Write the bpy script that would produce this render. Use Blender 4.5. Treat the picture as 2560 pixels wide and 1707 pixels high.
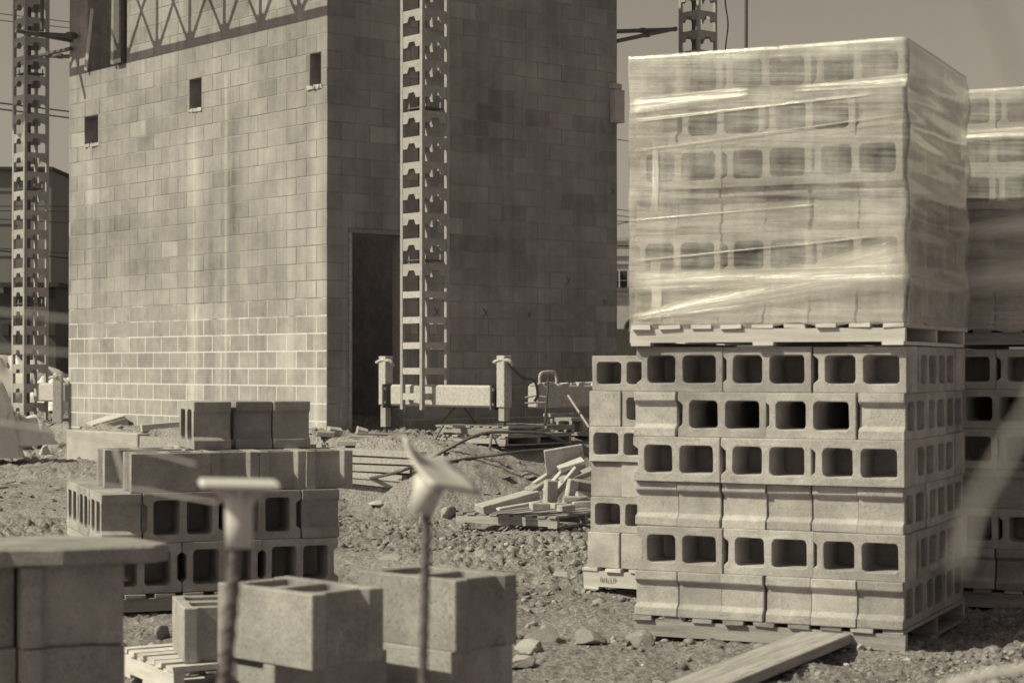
import bpy, bmesh, math, random
import numpy as np
from mathutils import Matrix, Vector, noise as mnoise

R_ = math.radians
random.seed(7)
for o in list(bpy.data.objects):
    bpy.data.objects.remove(o)
scene = bpy.context.scene
COL = scene.collection

# ------------------------------------------------------------------ camera
FPX, CAMZ = 4735.0, 1.16                     # focal length in pixels of a 2560 px wide frame, eye height
PITCH = math.atan(63 / FPX)
cam_d = bpy.data.cameras.new('camera')
cam = bpy.data.objects.new('camera', cam_d)
COL.objects.link(cam)
cam_d.sensor_width = 36.0
cam_d.lens = FPX / 2560 * 36.0
cam_d.clip_start, cam_d.clip_end = 0.05, 3000
cam.location = (0, 0, CAMZ)
cam.rotation_euler = (math.pi / 2 + PITCH, 0, 0)
cam_d.dof.use_dof = True
cam_d.dof.focus_distance = 14.0
cam_d.dof.aperture_fstop = 5.6
scene.camera = cam

# ------------------------------------------------------------------ world, sun, exposure
SUN_AZ, SUN_EL = R_(71), R_(43)              # azimuth: degrees to the left of the direction that looks back at the camera
SUN = Vector((-math.sin(SUN_AZ) * math.cos(SUN_EL), -math.cos(SUN_AZ) * math.cos(SUN_EL), math.sin(SUN_EL)))
world = bpy.data.worlds.new('World')
scene.world = world
world.use_nodes = True
wn, wl = world.node_tree.nodes, world.node_tree.links
wn.clear()
sky = wn.new('ShaderNodeTexSky')
sky.sky_type = 'NISHITA'
sky.sun_disc = False
sky.sun_elevation = SUN_EL
sky.sun_rotation = math.atan2(SUN.x, SUN.y)
sky.air_density, sky.dust_density, sky.ozone_density = 1.0, 2.0, 1.0
bw = wn.new('ShaderNodeRGBToBW')             # toned monochrome photograph: luminance only, then the tone
tint = wn.new('ShaderNodeMix'); tint.data_type = 'RGBA'; tint.blend_type = 'MULTIPLY'
tint.inputs[0].default_value = 1.0
tint.inputs[7].default_value = (1.0, 0.892, 0.715, 1)
bg = wn.new('ShaderNodeBackground'); bg.inputs[1].default_value = 0.10
wo = wn.new('ShaderNodeOutputWorld')
wl.new(sky.outputs[0], bw.inputs[0]); wl.new(bw.outputs[0], tint.inputs[6])
wl.new(tint.outputs[2], bg.inputs[0]); wl.new(bg.outputs[0], wo.inputs[0])

sun_d = bpy.data.lights.new('sun', 'SUN')
sun_d.energy, sun_d.angle, sun_d.color = 5.0, R_(0.5), (1.0, 0.985, 0.675)
sun_o = bpy.data.objects.new('sun', sun_d)
COL.objects.link(sun_o)
sun_o.rotation_euler = SUN.to_track_quat('Z', 'Y').to_euler()
sun_o.location = SUN * 60

vs = scene.view_settings
vs.view_transform, vs.look, vs.exposure, vs.gamma = 'Standard', 'None', -0.10, 1.0
vs.use_curve_mapping = False
scene.cycles.max_bounces = 8
scene.cycles.diffuse_bounces = 5
scene.cycles.transparent_max_bounces = 16
scene.cycles.use_denoising = True
scene.cycles.sample_clamp_indirect = 6.0

# ------------------------------------------------------------------ pixel helpers (source pixels of the 2560 px frame)
CF = Vector((0, math.cos(PITCH), math.sin(PITCH)))
CU = Vector((0, -math.sin(PITCH), math.cos(PITCH)))
CR = Vector((1, 0, 0))
CO = Vector((0, 0, CAMZ))
def ray(x, y): return CF + CR * ((x - 1280) / FPX) + CU * ((853.5 - y) / FPX)
def at(x, y, depth):
    d = ray(x, y); return CO + d * (depth / d.y)
def hit_ground(x, y, z0=3.5, z1=60.0):
    d = ray(x, y)
    t, dt = z0, 0.05
    while t < z1:
        p = CO + d * t
        if p.z < gz(p.x, p.y): break
        t += dt
    lo, hi = t - dt, t
    for _ in range(12):
        m = (lo + hi) / 2; p = CO + d * m
        if p.z < gz(p.x, p.y): hi = m
        else: lo = m
    p = CO + d * hi
    return Vector((p.x, p.y, gz(p.x, p.y)))

# tower frame: C is the near corner; E1 runs along the shaded wall, E2 along the sunlit wall
TH = math.atan2(4.59, 4.015)
C = Vector((-2.0923, 21.4, 0))
E1 = Vector((math.sin(TH), math.cos(TH), 0))
E2 = Vector((-math.cos(TH), math.sin(TH), 0))
ZV = Vector((0, 0, 1))
def tw(a, b, z): return C + E1 * a + E2 * b + ZV * z
def ab(x, y):
    dx, dy = x - C.x, y - C.y
    return dx * E1.x + dy * E1.y, dx * E2.x + dy * E2.y

# ------------------------------------------------------------------ terrain height
def sstep(x, lo, hi):
    t = np.clip((x - lo) / (hi - lo), 0, 1); return t * t * (3 - 2 * t)
KY = [-300, 4, 7, 9, 10.5, 14, 18, 21.5, 25, 30, 60, 800]
KZ = [0.02, .0, -.035, -.05, -.095, -.22, -.345, -.36, -.25, 0, .2, .4]
KL = [0.02, .0, -.03, -.045, -.05, -.07, -.08, -.06, -.02, .0, .2, .4]
def gz_np(X, Y):
    zr, zl = np.interp(Y, KY, KZ), np.interp(Y, KY, KL)
    k = sstep(-X, .9, 3.2)
    base = zr * (1 - k) + zl * k
    dx, dy = X - C.x, Y - C.y
    a = dx * E1.x + dy * E1.y
    b = dx * E2.x + dy * E2.y
    front = sstep(b, -4.5, -2.3)
    la = sstep(a, -.62, -.55)
    la2 = sstep(a, -1.6, -.4) * sstep(-b, 2.2, 3.0)
    la3 = sstep(a, -.3, .5)
    left = np.where(b > 4.75, la3, np.maximum(la, la2))
    m = front * left * sstep(60 - np.hypot(dx, dy), 0, 30)
    mound = .26 * np.exp(-(((X + .95) / .55) ** 2 + ((Y - 18.95) / .45) ** 2))
    return base * (1 - m) + .40 * m + mound * (1 - m)
def gz(x, y): return float(gz_np(np.array([x]), np.array([y]))[0])

# ------------------------------------------------------------------ materials
def tone(v, warm=1.0):
    return (v, v * (1 - .062 * warm), v * (1 - .012 * warm), 1)
def new_mat(name):
    m = bpy.data.materials.new(name); m.use_nodes = True
    n, l = m.node_tree.nodes, m.node_tree.links
    return m, n, l, n['Principled BSDF']
def nnoise(n, l, vec, scale, detail=6, rough=.6):
    t = n.new('ShaderNodeTexNoise'); t.inputs['Scale'].default_value = scale
    t.inputs['Detail'].default_value = detail; t.inputs['Roughness'].default_value = rough
    if vec is not None: l.new(vec, t.inputs['Vector'])
    return t.outputs['Fac']
def nmath(n, l, op, a, b=None, c=None, clamp=False):
    m = n.new('ShaderNodeMath'); m.operation = op; m.use_clamp = clamp
    for i, v in enumerate((a, b, c)):
        if v is None: continue
        if isinstance(v, (int, float)): m.inputs[i].default_value = v
        else: l.new(v, m.inputs[i])
    return m.outputs[0]
def nramp(n, l, fac, stops):
    r = n.new('ShaderNodeValToRGB'); e = r.color_ramp.elements
    while len(e) < len(stops): e.new(.5)
    for el, (p, v) in zip(e, stops):
        el.position = p; el.color = v if isinstance(v, tuple) else (v, v, v, 1)
    l.new(fac, r.inputs[0]); return r.outputs[0]
def nmix(n, l, fac, a, b, mode='MIX'):
    m = n.new('ShaderNodeMix'); m.data_type = 'RGBA'; m.blend_type = mode
    for sock, v in ((m.inputs[0], fac), (m.inputs[6], a), (m.inputs[7], b)):
        if isinstance(v, (int, float)): sock.default_value = v
        elif isinstance(v, tuple): sock.default_value = v
        else: l.new(v, sock)
    return m.outputs[2]
def nbump(n, l, h, strength, dist, bsdf):
    b = n.new('ShaderNodeBump'); b.inputs['Strength'].default_value = strength
    b.inputs['Distance'].default_value = dist
    l.new(h, b.inputs['Height']); l.new(b.outputs[0], bsdf.inputs['Normal'])
def object_vec(n, l):
    tc = n.new('ShaderNodeTexCoord'); oi = n.new('ShaderNodeObjectInfo')
    mu = nmath(n, l, 'MULTIPLY', oi.outputs['Random'], 37.0)
    ad = n.new('ShaderNodeVectorMath'); ad.operation = 'ADD'
    l.new(tc.outputs['Object'], ad.inputs[0]); l.new(mu, ad.inputs[1])
    return ad.outputs[0], oi.outputs['Random']
def scaled(n, l, vec, s):
    m = n.new('ShaderNodeMapping'); m.inputs['Scale'].default_value = s
    l.new(vec, m.inputs['Vector']); return m.outputs[0]

def mat_generic(name, lo, hi, scale=8, fine=120, bump=.4, dist=.004, rough=.9, spread=.12, stretch=None, warm=1.0, spec=.25, metal=0.0, pores=False):
    m, n, l, p = new_mat(name)
    v, rnd = object_vec(n, l)
    if stretch: v = scaled(n, l, v, stretch)
    a = nnoise(n, l, v, scale); b = nnoise(n, l, v, fine, 3, .7)
    s = nmath(n, l, 'ADD', nmath(n, l, 'MULTIPLY', a, .6), nmath(n, l, 'MULTIPLY', b, .4))
    col = nramp(n, l, s, [(.32, tone(lo, warm)), (.68, tone(hi, warm))])
    if pores:
        pv = nnoise(n, l, v, 260, 2, .8)
        pit = nramp(n, l, pv, [(.33, .5), (.43, 1.0)])
        bs = nramp(n, l, nnoise(n, l, v, 3.2, 5, .65), [(.35, .80), (.65, 1.12)])
        col = nmix(n, l, 1.0, nmix(n, l, 1.0, col, pit, 'MULTIPLY'), bs, 'MULTIPLY')
        s = nmath(n, l, 'ADD', s, nmath(n, l, 'MULTIPLY', nramp(n, l, pv, [(.34, 0.0), (.46, 1.0)]), .45))
    f = nmath(n, l, 'MULTIPLY_ADD', rnd, 2 * spread, 1 - spread)
    col = nmix(n, l, 1.0, col, f, 'MULTIPLY')
    l.new(col, p.inputs['Base Color'])
    p.inputs['Roughness'].default_value = rough
    p.inputs['Specular IOR Level'].default_value = spec
    p.inputs['Metallic'].default_value = metal
    if bump: nbump(n, l, s, bump, dist, p)
    return m

M = {}
M['block'] = mat_generic('grey_concrete_block', .32, .56, scale=9, fine=170, bump=.7, dist=.006, rough=.95, spread=.17, pores=True)
M['block_wide'] = mat_generic('wide_concrete_block', .26, .45, scale=9, fine=170, bump=.7, dist=.006, rough=.95, spread=.10, pores=True)
M['slab'] = mat_generic('cast_concrete', .34, .52, scale=5, fine=90, bump=.3, dist=.004, spread=.12)
M['rubble'] = mat_generic('broken_concrete', .25, .50, scale=10, fine=60, bump=.7, dist=.01, spread=.25)
M['stone'] = mat_generic('field_stone', .14, .34, scale=8, fine=60, bump=.7, dist=.01, spread=.35)
M['wood'] = mat_generic('weathered_timber', .17, .42, scale=3, fine=26, bump=.4, dist=.003, rough=.85, spread=.22, stretch=(1.2, 14, 14))
M['wood_pale'] = mat_generic('pale_timber', .42, .66, scale=3, fine=26, bump=.3, dist=.002, rough=.85, spread=.12, stretch=(1.2, 14, 14))
M['wood_dark'] = mat_generic('dark_timber', .10, .22, scale=3, fine=26, bump=.4, dist=.002, rough=.85, spread=.2, stretch=(1.2, 14, 14))
M['steel'] = mat_generic('galvanised_steel', .26, .40, scale=14, fine=60, bump=.1, dist=.002, rough=.65, spread=.05, spec=.3)
M['steel_dark'] = mat_generic('dark_painted_steel', .07, .13, scale=14, fine=60, bump=.1, dist=.002, rough=.6, spread=.1, spec=.4)
M['rebar'] = mat_generic('rusty_steel', .10, .18, scale=20, fine=120, bump=.4, dist=.001, rough=.7, spread=.1, warm=2.5)
M['rubber'] = mat_generic('rubber_hose', .06, .11, scale=20, fine=90, bump=.1, dist=.001, rough=.5, spread=.1, spec=.5)
M['cap'] = mat_generic('faded_plastic_cap', .50, .62, scale=10, fine=60, bump=.15, dist=.002, rough=.55, spread=.05, spec=.4)
M['wire'] = mat_generic('bare_wire', .50, .62, scale=30, fine=90, bump=0, rough=.5, spec=.5)
M['cable'] = mat_generic('black_cable', .025, .04, scale=30, fine=90, bump=0, rough=.6)
M['tarp'] = mat_generic('white_plastic_sheet', .45, .62, scale=4, fine=30, bump=.3, dist=.01, rough=.4, spec=.5)
M['pane'] = mat_generic('dark_glass', .02, .035, scale=3, fine=20, bump=0, rough=.1, spec=.6)
M['paint_dark'] = mat_generic('marking_crayon', .10, .15, scale=20, fine=60, bump=0)
M['ink'] = mat_generic('stamp_ink', .12, .2, scale=60, fine=160, bump=0)
M['facade_grey'] = mat_generic('grey_render', .16, .20, scale=.6, fine=8, bump=.1, spread=.03)
M['facade_dark'] = mat_generic('dark_cladding', .06, .09, scale=.8, fine=8, bump=.1, spread=.1)
M['facade_pale'] = mat_generic('pale_cladding', .36, .44, scale=.8, fine=8, bump=.1, spread=.04)
M['roof'] = mat_generic('dark_roofing', .04, .06, scale=2, fine=20, bump=.1)

def mat_speckled(name):                       # galvanised beam splashed with mortar
    m, n, l, p = new_mat(name)
    v, rnd = object_vec(n, l)
    vo = n.new('ShaderNodeTexVoronoi'); vo.inputs['Scale'].default_value = 42; l.new(v, vo.inputs['Vector'])
    sp = nramp(n, l, vo.outputs['Distance'], [(.14, 0.0), (.24, 1.0)])
    big = nnoise(n, l, v, 7)
    k = nramp(n, l, big, [(.45, 0.0), (.6, 1.0)])
    fac = nmath(n, l, 'MAXIMUM', sp, k)
    base = nramp(n, l, nnoise(n, l, v, 30), [(.3, tone(.34)), (.7, tone(.50))])
    col = nmix(n, l, fac, tone(.13), base)
    l.new(col, p.inputs['Base Color']); p.inputs['Roughness'].default_value = .7
    nbump(n, l, big, .4, .004, p)
    return m
M['beam'] = mat_speckled('mortar_splashed_steel')

def mat_tower(name, joined):
    """Laid block: tone per block, run-off stains below the wall slots, lime smears low down."""
    m, n, l, p = new_mat(name)
    geo = n.new('ShaderNodeNewGeometry')
    pos = geo.outputs['Position']
    rnd = geo.outputs['Random Per Island'] if joined else n.new('ShaderNodeObjectInfo').outputs['Random']
    def axis(d):
        vm = n.new('ShaderNodeVectorMath'); vm.operation = 'DOT_PRODUCT'
        l.new(pos, vm.inputs[0]); vm.inputs[1].default_value = d
        return nmath(n, l, 'SUBTRACT', vm.outputs['Value'], Vector(d).dot(C))
    ua, ub = axis(tuple(E1)), axis(tuple(E2))
    sx = n.new('ShaderNodeSeparateXYZ'); l.new(pos, sx.inputs[0]); z = sx.outputs[2]
    big = nnoise(n, l, pos, .9, 5, .6); mid = nnoise(n, l, pos, 7, 5); fine = nnoise(n, l, pos, 90, 3, .7)
    rv = nmath(n, l, 'POWER', rnd, 1.0)
    v = nmath(n, l, 'MULTIPLY_ADD', rv, .045, .255)
    v = nmath(n, l, 'ADD', v, nmath(n, l, 'MULTIPLY_ADD', nramp(n, l, big, [(.3, 0.0), (.7, 1.0)]), .15, -.075))
    v = nmath(n, l, 'ADD', v, nmath(n, l, 'MULTIPLY_ADD', mid, .12, -.06))
    v = nmath(n, l, 'ADD', v, nmath(n, l, 'MULTIPLY_ADD', fine, .12, -.06))
    v = nmath(n, l, 'ADD', v, nmath(n, l, 'MULTIPLY', nmath(n, l, 'GREATER_THAN', rnd, .965), .05))
    v = nmath(n, l, 'SUBTRACT', v, nmath(n, l, 'MULTIPLY', nmath(n, l, 'LESS_THAN', rnd, .10), .018))
    # narrow vertical run-off streaks
    cb = n.new('ShaderNodeCombineXYZ')
    l.new(ua, cb.inputs[0]); l.new(ub, cb.inputs[1]); l.new(z, cb.inputs[2])
    st = nnoise(n, l, scaled(n, l, cb.outputs[0], (7, 7, .22)), 1.0, 5, .65)
    st2 = nnoise(n, l, scaled(n, l, cb.outputs[0], (26, 26, .5)), 1.0, 4, .65)
    v = nmath(n, l, 'ADD', v, nmath(n, l, 'MULTIPLY_ADD', nramp(n, l, st, [(.3, 0.0), (.7, 1.0)]), .06, -.03))
    v = nmath(n, l, 'ADD', v, nmath(n, l, 'MULTIPLY_ADD', nramp(n, l, st2, [(.35, 0.0), (.65, 1.0)]), .03, -.015))
    for u0, w, ztop, k in ((2.83, .17, 4.34, .11), (2.10, .05, 4.9, .14), (1.95, .20, 4.3, -.05), (.22, .14, 4.30, .08), (.75, .10, 3.7, .05), (5.45, .12, 4.1, .05), (5.62, .03, 4.5, .05), (2.45, .14, 3.9, -.05)):
        d = nmath(n, l, 'ABSOLUTE', nmath(n, l, 'SUBTRACT', ub, u0))
        g = nmath(n, l, 'SUBTRACT', 1.0, nmath(n, l, 'DIVIDE', d, w), clamp=True)
        below = nmath(n, l, 'MULTIPLY', nmath(n, l, 'SUBTRACT', ztop, z), 2.2, clamp=True)
        onleft = nmath(n, l, 'LESS_THAN', ua, .02)
        s = nmath(n, l, 'MULTIPLY', nmath(n, l, 'MULTIPLY', g, below), nmath(n, l, 'MULTIPLY', onleft, k))
        s = nmath(n, l, 'MULTIPLY', s, nmath(n, l, 'MULTIPLY_ADD', st2, 1.5, .25))
        v = nmath(n, l, 'ADD', v, s)
    # pale lime bloom on the first courses
    bl = nmath(n, l, 'MULTIPLY', nmath(n, l, 'SUBTRACT', 2.4, z), .8, clamp=True)
    v = nmath(n, l, 'ADD', v, nmath(n, l, 'MULTIPLY', bl, nmath(n, l, 'MULTIPLY_ADD', mid, .10, -.01)))
    v = nmath(n, l, 'MAXIMUM', v, .10)
    col = nmix(n, l, 1.0, (1, .94, .995, 1), v, 'MULTIPLY')
    l.new(col, p.inputs['Base Color']); p.inputs['Roughness'].default_value = .95
    p.inputs['Specular IOR Level'].default_value = .2
    nbump(n, l, nmath(n, l, 'ADD', fine, nmath(n, l, 'MULTIPLY', mid, .5)), .45, .006, p)
    return m
M['laid'] = mat_tower('laid_block', False)
M['laid_joined'] = mat_tower('laid_block_joined', True)

def mat_mortar():
    m, n, l, p = new_mat('mortar')
    geo = n.new('ShaderNodeNewGeometry'); pos = geo.outputs['Position']
    sx = n.new('ShaderNodeSeparateXYZ'); l.new(pos, sx.inputs[0]); z = sx.outputs[2]
    a = nnoise(n, l, pos, 3.0); b = nnoise(n, l, pos, 40)
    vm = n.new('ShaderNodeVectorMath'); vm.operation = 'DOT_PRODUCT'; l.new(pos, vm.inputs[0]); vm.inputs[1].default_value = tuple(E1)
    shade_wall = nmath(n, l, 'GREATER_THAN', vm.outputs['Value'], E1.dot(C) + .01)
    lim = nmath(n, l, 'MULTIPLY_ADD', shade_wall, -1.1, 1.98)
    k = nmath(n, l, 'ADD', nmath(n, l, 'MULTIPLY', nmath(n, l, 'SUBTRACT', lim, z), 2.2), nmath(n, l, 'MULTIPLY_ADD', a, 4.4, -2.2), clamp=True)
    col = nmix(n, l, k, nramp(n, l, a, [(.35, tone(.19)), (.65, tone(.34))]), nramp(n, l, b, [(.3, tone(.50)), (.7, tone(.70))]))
    l.new(col, p.inputs['Base Color']); p.inputs['Roughness'].default_value = .95
    nbump(n, l, b, .5, .004, p)
    return m
M['mortar'] = mat_mortar()

def mat_dirt():
    m, n, l, p = new_mat('trodden_soil')
    geo = n.new('ShaderNodeNewGeometry'); pos = geo.outputs['Position']
    a = nnoise(n, l, pos, .55, 5); b = nnoise(n, l, pos, 5, 8, .7); c = nnoise(n, l, pos, 45, 6, .75); d = nnoise(n, l, pos, 220, 3, .7)
    s = nmath(n, l, 'ADD', nmath(n, l, 'MULTIPLY', a, .35), nmath(n, l, 'ADD', nmath(n, l, 'MULTIPLY', b, .3), nmath(n, l, 'MULTIPLY', c, .35)))
    col = nramp(n, l, s, [(.33, tone(.12, 1.5)), (.44, tone(.28, 1.3)), (.56, tone(.42, 1.1)), (.70, tone(.55))])
    col = nmix(n, l, 1.0, col, nramp(n, l, nmath(n, l, 'ADD', nmath(n, l, 'MULTIPLY', c, .6), nmath(n, l, 'MULTIPLY', d, .4)), [(.38, .42), (.5, 1.0), (.62, 1.55)]), 'MULTIPLY')
    # pale dust and spilt mortar patches
    pt = nramp(n, l, nnoise(n, l, scaled(n, l, pos, (.8, .35, 1)), 1.3, 6, .65), [(.56, 0.0), (.66, 1.0)])
    spx = n.new('ShaderNodeSeparateXYZ'); l.new(pos, spx.inputs[0])
    spill = None
    for cx, cy, rx, ry in ((-.85, 16.6, .75, .7), (-3.6, 14.6, .7, .35), (-1.3, 12.0, .3, .35), (.7, 7.25, .5, .2), (-.2, 13.0, .25, .12)):
        ex = nmath(n, l, 'DIVIDE', nmath(n, l, 'SUBTRACT', spx.outputs[0], cx), rx); ey = nmath(n, l, 'DIVIDE', nmath(n, l, 'SUBTRACT', spx.outputs[1], cy), ry)
        e_ = nmath(n, l, 'SUBTRACT', 1.0, nmath(n, l, 'ADD', nmath(n, l, 'MULTIPLY', ex, ex), nmath(n, l, 'MULTIPLY', ey, ey)))
        e_ = nmath(n, l, 'ADD', e_, nmath(n, l, 'MULTIPLY_ADD', b, 3.2, -1.9))
        spill = e_ if spill is None else nmath(n, l, 'MAXIMUM', spill, e_)
    pt = nmath(n, l, 'MAXIMUM', pt, nmath(n, l, 'MULTIPLY', spill, 1.4, clamp=True))
    col = nmix(n, l, nmath(n, l, 'MULTIPLY', pt, .6), col, nramp(n, l, c, [(.3, tone(.22)), (.7, tone(.46))]))
    l.new(col, p.inputs['Base Color']); p.inputs['Roughness'].default_value = .97
    p.inputs['Specular IOR Level'].default_value = .15
    h = nmath(n, l, 'ADD', nmath(n, l, 'MULTIPLY', b, .6), nmath(n, l, 'ADD', nmath(n, l, 'MULTIPLY', c, .45), nmath(n, l, 'MULTIPLY', d, .16)))
    nbump(n, l, h, 1.0, .06, p)
    return m
M['dirt'] = mat_dirt()

def mat_film(name, lo, hi, slant, rough=.22, side=0.0, feather=False):
    m, n, l, p = new_mat(name)
    n.remove(p)
    out = n['Material Output']
    uv = n.new('ShaderNodeUVMap'); uv.uv_map = 'wrap'
    mp = n.new('ShaderNodeMapping'); l.new(uv.outputs[0], mp.inputs['Vector'])
    mp.inputs['Rotation'].default_value = (0, 0, slant)
    st = nnoise(n, l, scaled(n, l, mp.outputs[0], (.9, 26, 1)), 1.0, 8, .7)
    st2 = nnoise(n, l, scaled(n, l, mp.outputs[0], (2.2, 120, 1)), 1.0, 4, .6)
    bl = nnoise(n, l, scaled(n, l, uv.outputs[0], (2.5, 4, 1)), 1.0, 5, .6)
    vert = nnoise(n, l, scaled(n, l, uv.outputs[0], (16, .8, 1)), 1.0, 4, .6)
    s = nmath(n, l, 'ADD', nmath(n, l, 'MULTIPLY', st, .30), nmath(n, l, 'ADD', nmath(n, l, 'MULTIPLY', st2, .12), nmath(n, l, 'ADD', nmath(n, l, 'MULTIPLY', bl, .44), nmath(n, l, 'MULTIPLY', vert, .14))))
    dens = n.new('ShaderNodeMapRange'); dens.inputs[1].default_value = .40; dens.inputs[2].default_value = .66
    dens.inputs[3].default_value = lo; dens.inputs[4].default_value = hi
    l.new(s, dens.inputs[0])
    sepu = n.new('ShaderNodeSeparateXYZ'); l.new(uv.outputs[0], sepu.inputs[0])
    side_lighten = nmath(n, l, 'MULTIPLY', nmath(n, l, 'GREATER_THAN', sepu.outputs[0], 1.2), side)  # side faces made milkier to imitate reflected sky
    dens_o = nmath(n, l, 'ADD', dens.outputs[0], side_lighten, clamp=True)
    top_layers = nmath(n, l, 'MULTIPLY', nmath(n, l, 'SUBTRACT', sepu.outputs[1], 2.18), 2.2, clamp=True)
    dens_o = nmath(n, l, 'ADD', dens_o, nmath(n, l, 'MULTIPLY', top_layers, nmath(n, l, 'MULTIPLY', bl, .55)), clamp=True)
    if feather:
        eu = n.new('ShaderNodeUVMap'); eu.uv_map = 'edge'; es_ = n.new('ShaderNodeSeparateXYZ'); l.new(eu.outputs[0], es_.inputs[0])
        d_ = nmath(n, l, 'ABSOLUTE', nmath(n, l, 'MULTIPLY_ADD', es_.outputs[1], 2.0, -1.0))
        fade = nmath(n, l, 'SUBTRACT', 1.0, nmath(n, l, 'POWER', d_, 1.6), clamp=True)
        ends_ = nmath(n, l, 'MULTIPLY', nmath(n, l, 'MULTIPLY', es_.outputs[0], nmath(n, l, 'SUBTRACT', 1.0, es_.outputs[0])), 14.0, clamp=True)
        fade = nmath(n, l, 'MULTIPLY', fade, ends_)
        dens_o = nmath(n, l, 'MULTIPLY', dens_o, nmath(n, l, 'MULTIPLY', fade, nramp(n, l, bl, [(.3, .65), (.55, 1.0)])))
    bump = n.new('ShaderNodeBump'); bump.inputs['Strength'].default_value = 1.0; bump.inputs['Distance'].default_value = .006
    l.new(nmath(n, l, 'ADD', nmath(n, l, 'MULTIPLY', st, .8), nmath(n, l, 'ADD', nmath(n, l, 'MULTIPLY', bl, .9), nmath(n, l, 'MULTIPLY', vert, .35))), bump.inputs['Height'])
    tr = n.new('ShaderNodeBsdfTransparent'); tr.inputs[0].default_value = (.96, .95, .93, 1)
    gl = n.new('ShaderNodeBsdfGlossy'); gl.inputs['Roughness'].default_value = rough; gl.inputs['Color'].default_value = (.9, .88, .84, 1)
    df = n.new('ShaderNodeBsdfDiffuse'); df.inputs['Color'].default_value = (.93, .89, .93, 1)
    tl = n.new('ShaderNodeBsdfTranslucent'); tl.inputs['Color'].default_value = (.7, .67, .70, 1)
    for x in (gl, df, tl): l.new(bump.outputs[0], x.inputs['Normal'])
    m1 = n.new('ShaderNodeMixShader'); m1.inputs[0].default_value = .18; l.new(df.outputs[0], m1.inputs[1]); l.new(tl.outputs[0], m1.inputs[2])
    m2 = n.new('ShaderNodeMixShader'); m2.inputs[0].default_value = .24; l.new(m1.outputs[0], m2.inputs[1]); l.new(gl.outputs[0], m2.inputs[2])
    m3 = n.new('ShaderNodeMixShader'); l.new(dens_o, m3.inputs[0]); l.new(tr.outputs[0], m3.inputs[1]); l.new(m2.outputs[0], m3.inputs[2])
    lw_ = n.new('ShaderNodeLayerWeight'); lw_.inputs[0].default_value = .5
    g2 = n.new('ShaderNodeBsdfGlossy'); g2.inputs['Roughness'].default_value = .16; g2.inputs['Color'].default_value = (.95, .94, .92, 1)
    b2_ = n.new('ShaderNodeBump'); b2_.inputs['Strength'].default_value = .35; b2_.inputs['Distance'].default_value = .004
    l.new(bl, b2_.inputs['Height']); l.new(b2_.outputs[0], g2.inputs['Normal'])
    sh = nmath(n, l, 'MULTIPLY', nmath(n, l, 'POWER', lw_.outputs['Facing'], 2.2), .75, clamp=True)
    m4 = n.new('ShaderNodeMixShader'); l.new(sh, m4.inputs[0]); l.new(m3.outputs[0], m4.inputs[1]); l.new(g2.outputs[0], m4.inputs[2])
    l.new((m3 if feather else m4).outputs[0], out.inputs['Surface'])
    return m
M['film'] = mat_film('stretch_film', .05, .72, R_(4), side=.05)
M['film_band'] = mat_film('stretch_film_fold_glare', .75, 1.0, 0.0, .24, feather=True)  # sun glare on the folds put in as white opacity

# ------------------------------------------------------------------ object helpers
def tag(o, label=None, cat=None, group=None, kind=None):
    if label: o['label'] = label
    if cat: o['category'] = cat
    if group: o['group'] = group
    if kind: o['kind'] = kind
    return o
def empty(name, loc=(0, 0, 0), rz=0.0):
    o = bpy.data.objects.new(name, None); COL.objects.link(o)
    o.location = loc; o.rotation_euler = (0, 0, rz); o.empty_display_size = .1
    return o
def link(name, me, mat=None, parent=None, mw=None):
    """One mesh object; geometry/matrix given in world space, parents are plain empties."""
    o = bpy.data.objects.new(name, me); COL.objects.link(o)
    if mat is not None and not me.materials: me.materials.append(M[mat])
    if mw is not None: o.matrix_world = mw
    if parent is not None:
        o.parent = parent
        o.matrix_parent_inverse = world_of(parent).inverted()
        if mw is not None: o.matrix_basis = mw
    return o
def world_of(o):
    m = o.matrix_basis.copy() if o.type != 'EMPTY' else Matrix.LocRotScale(o.location, o.rotation_euler, o.scale)
    if o.parent: m = world_of(o.parent) @ o.matrix_parent_inverse @ m
    return m
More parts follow.
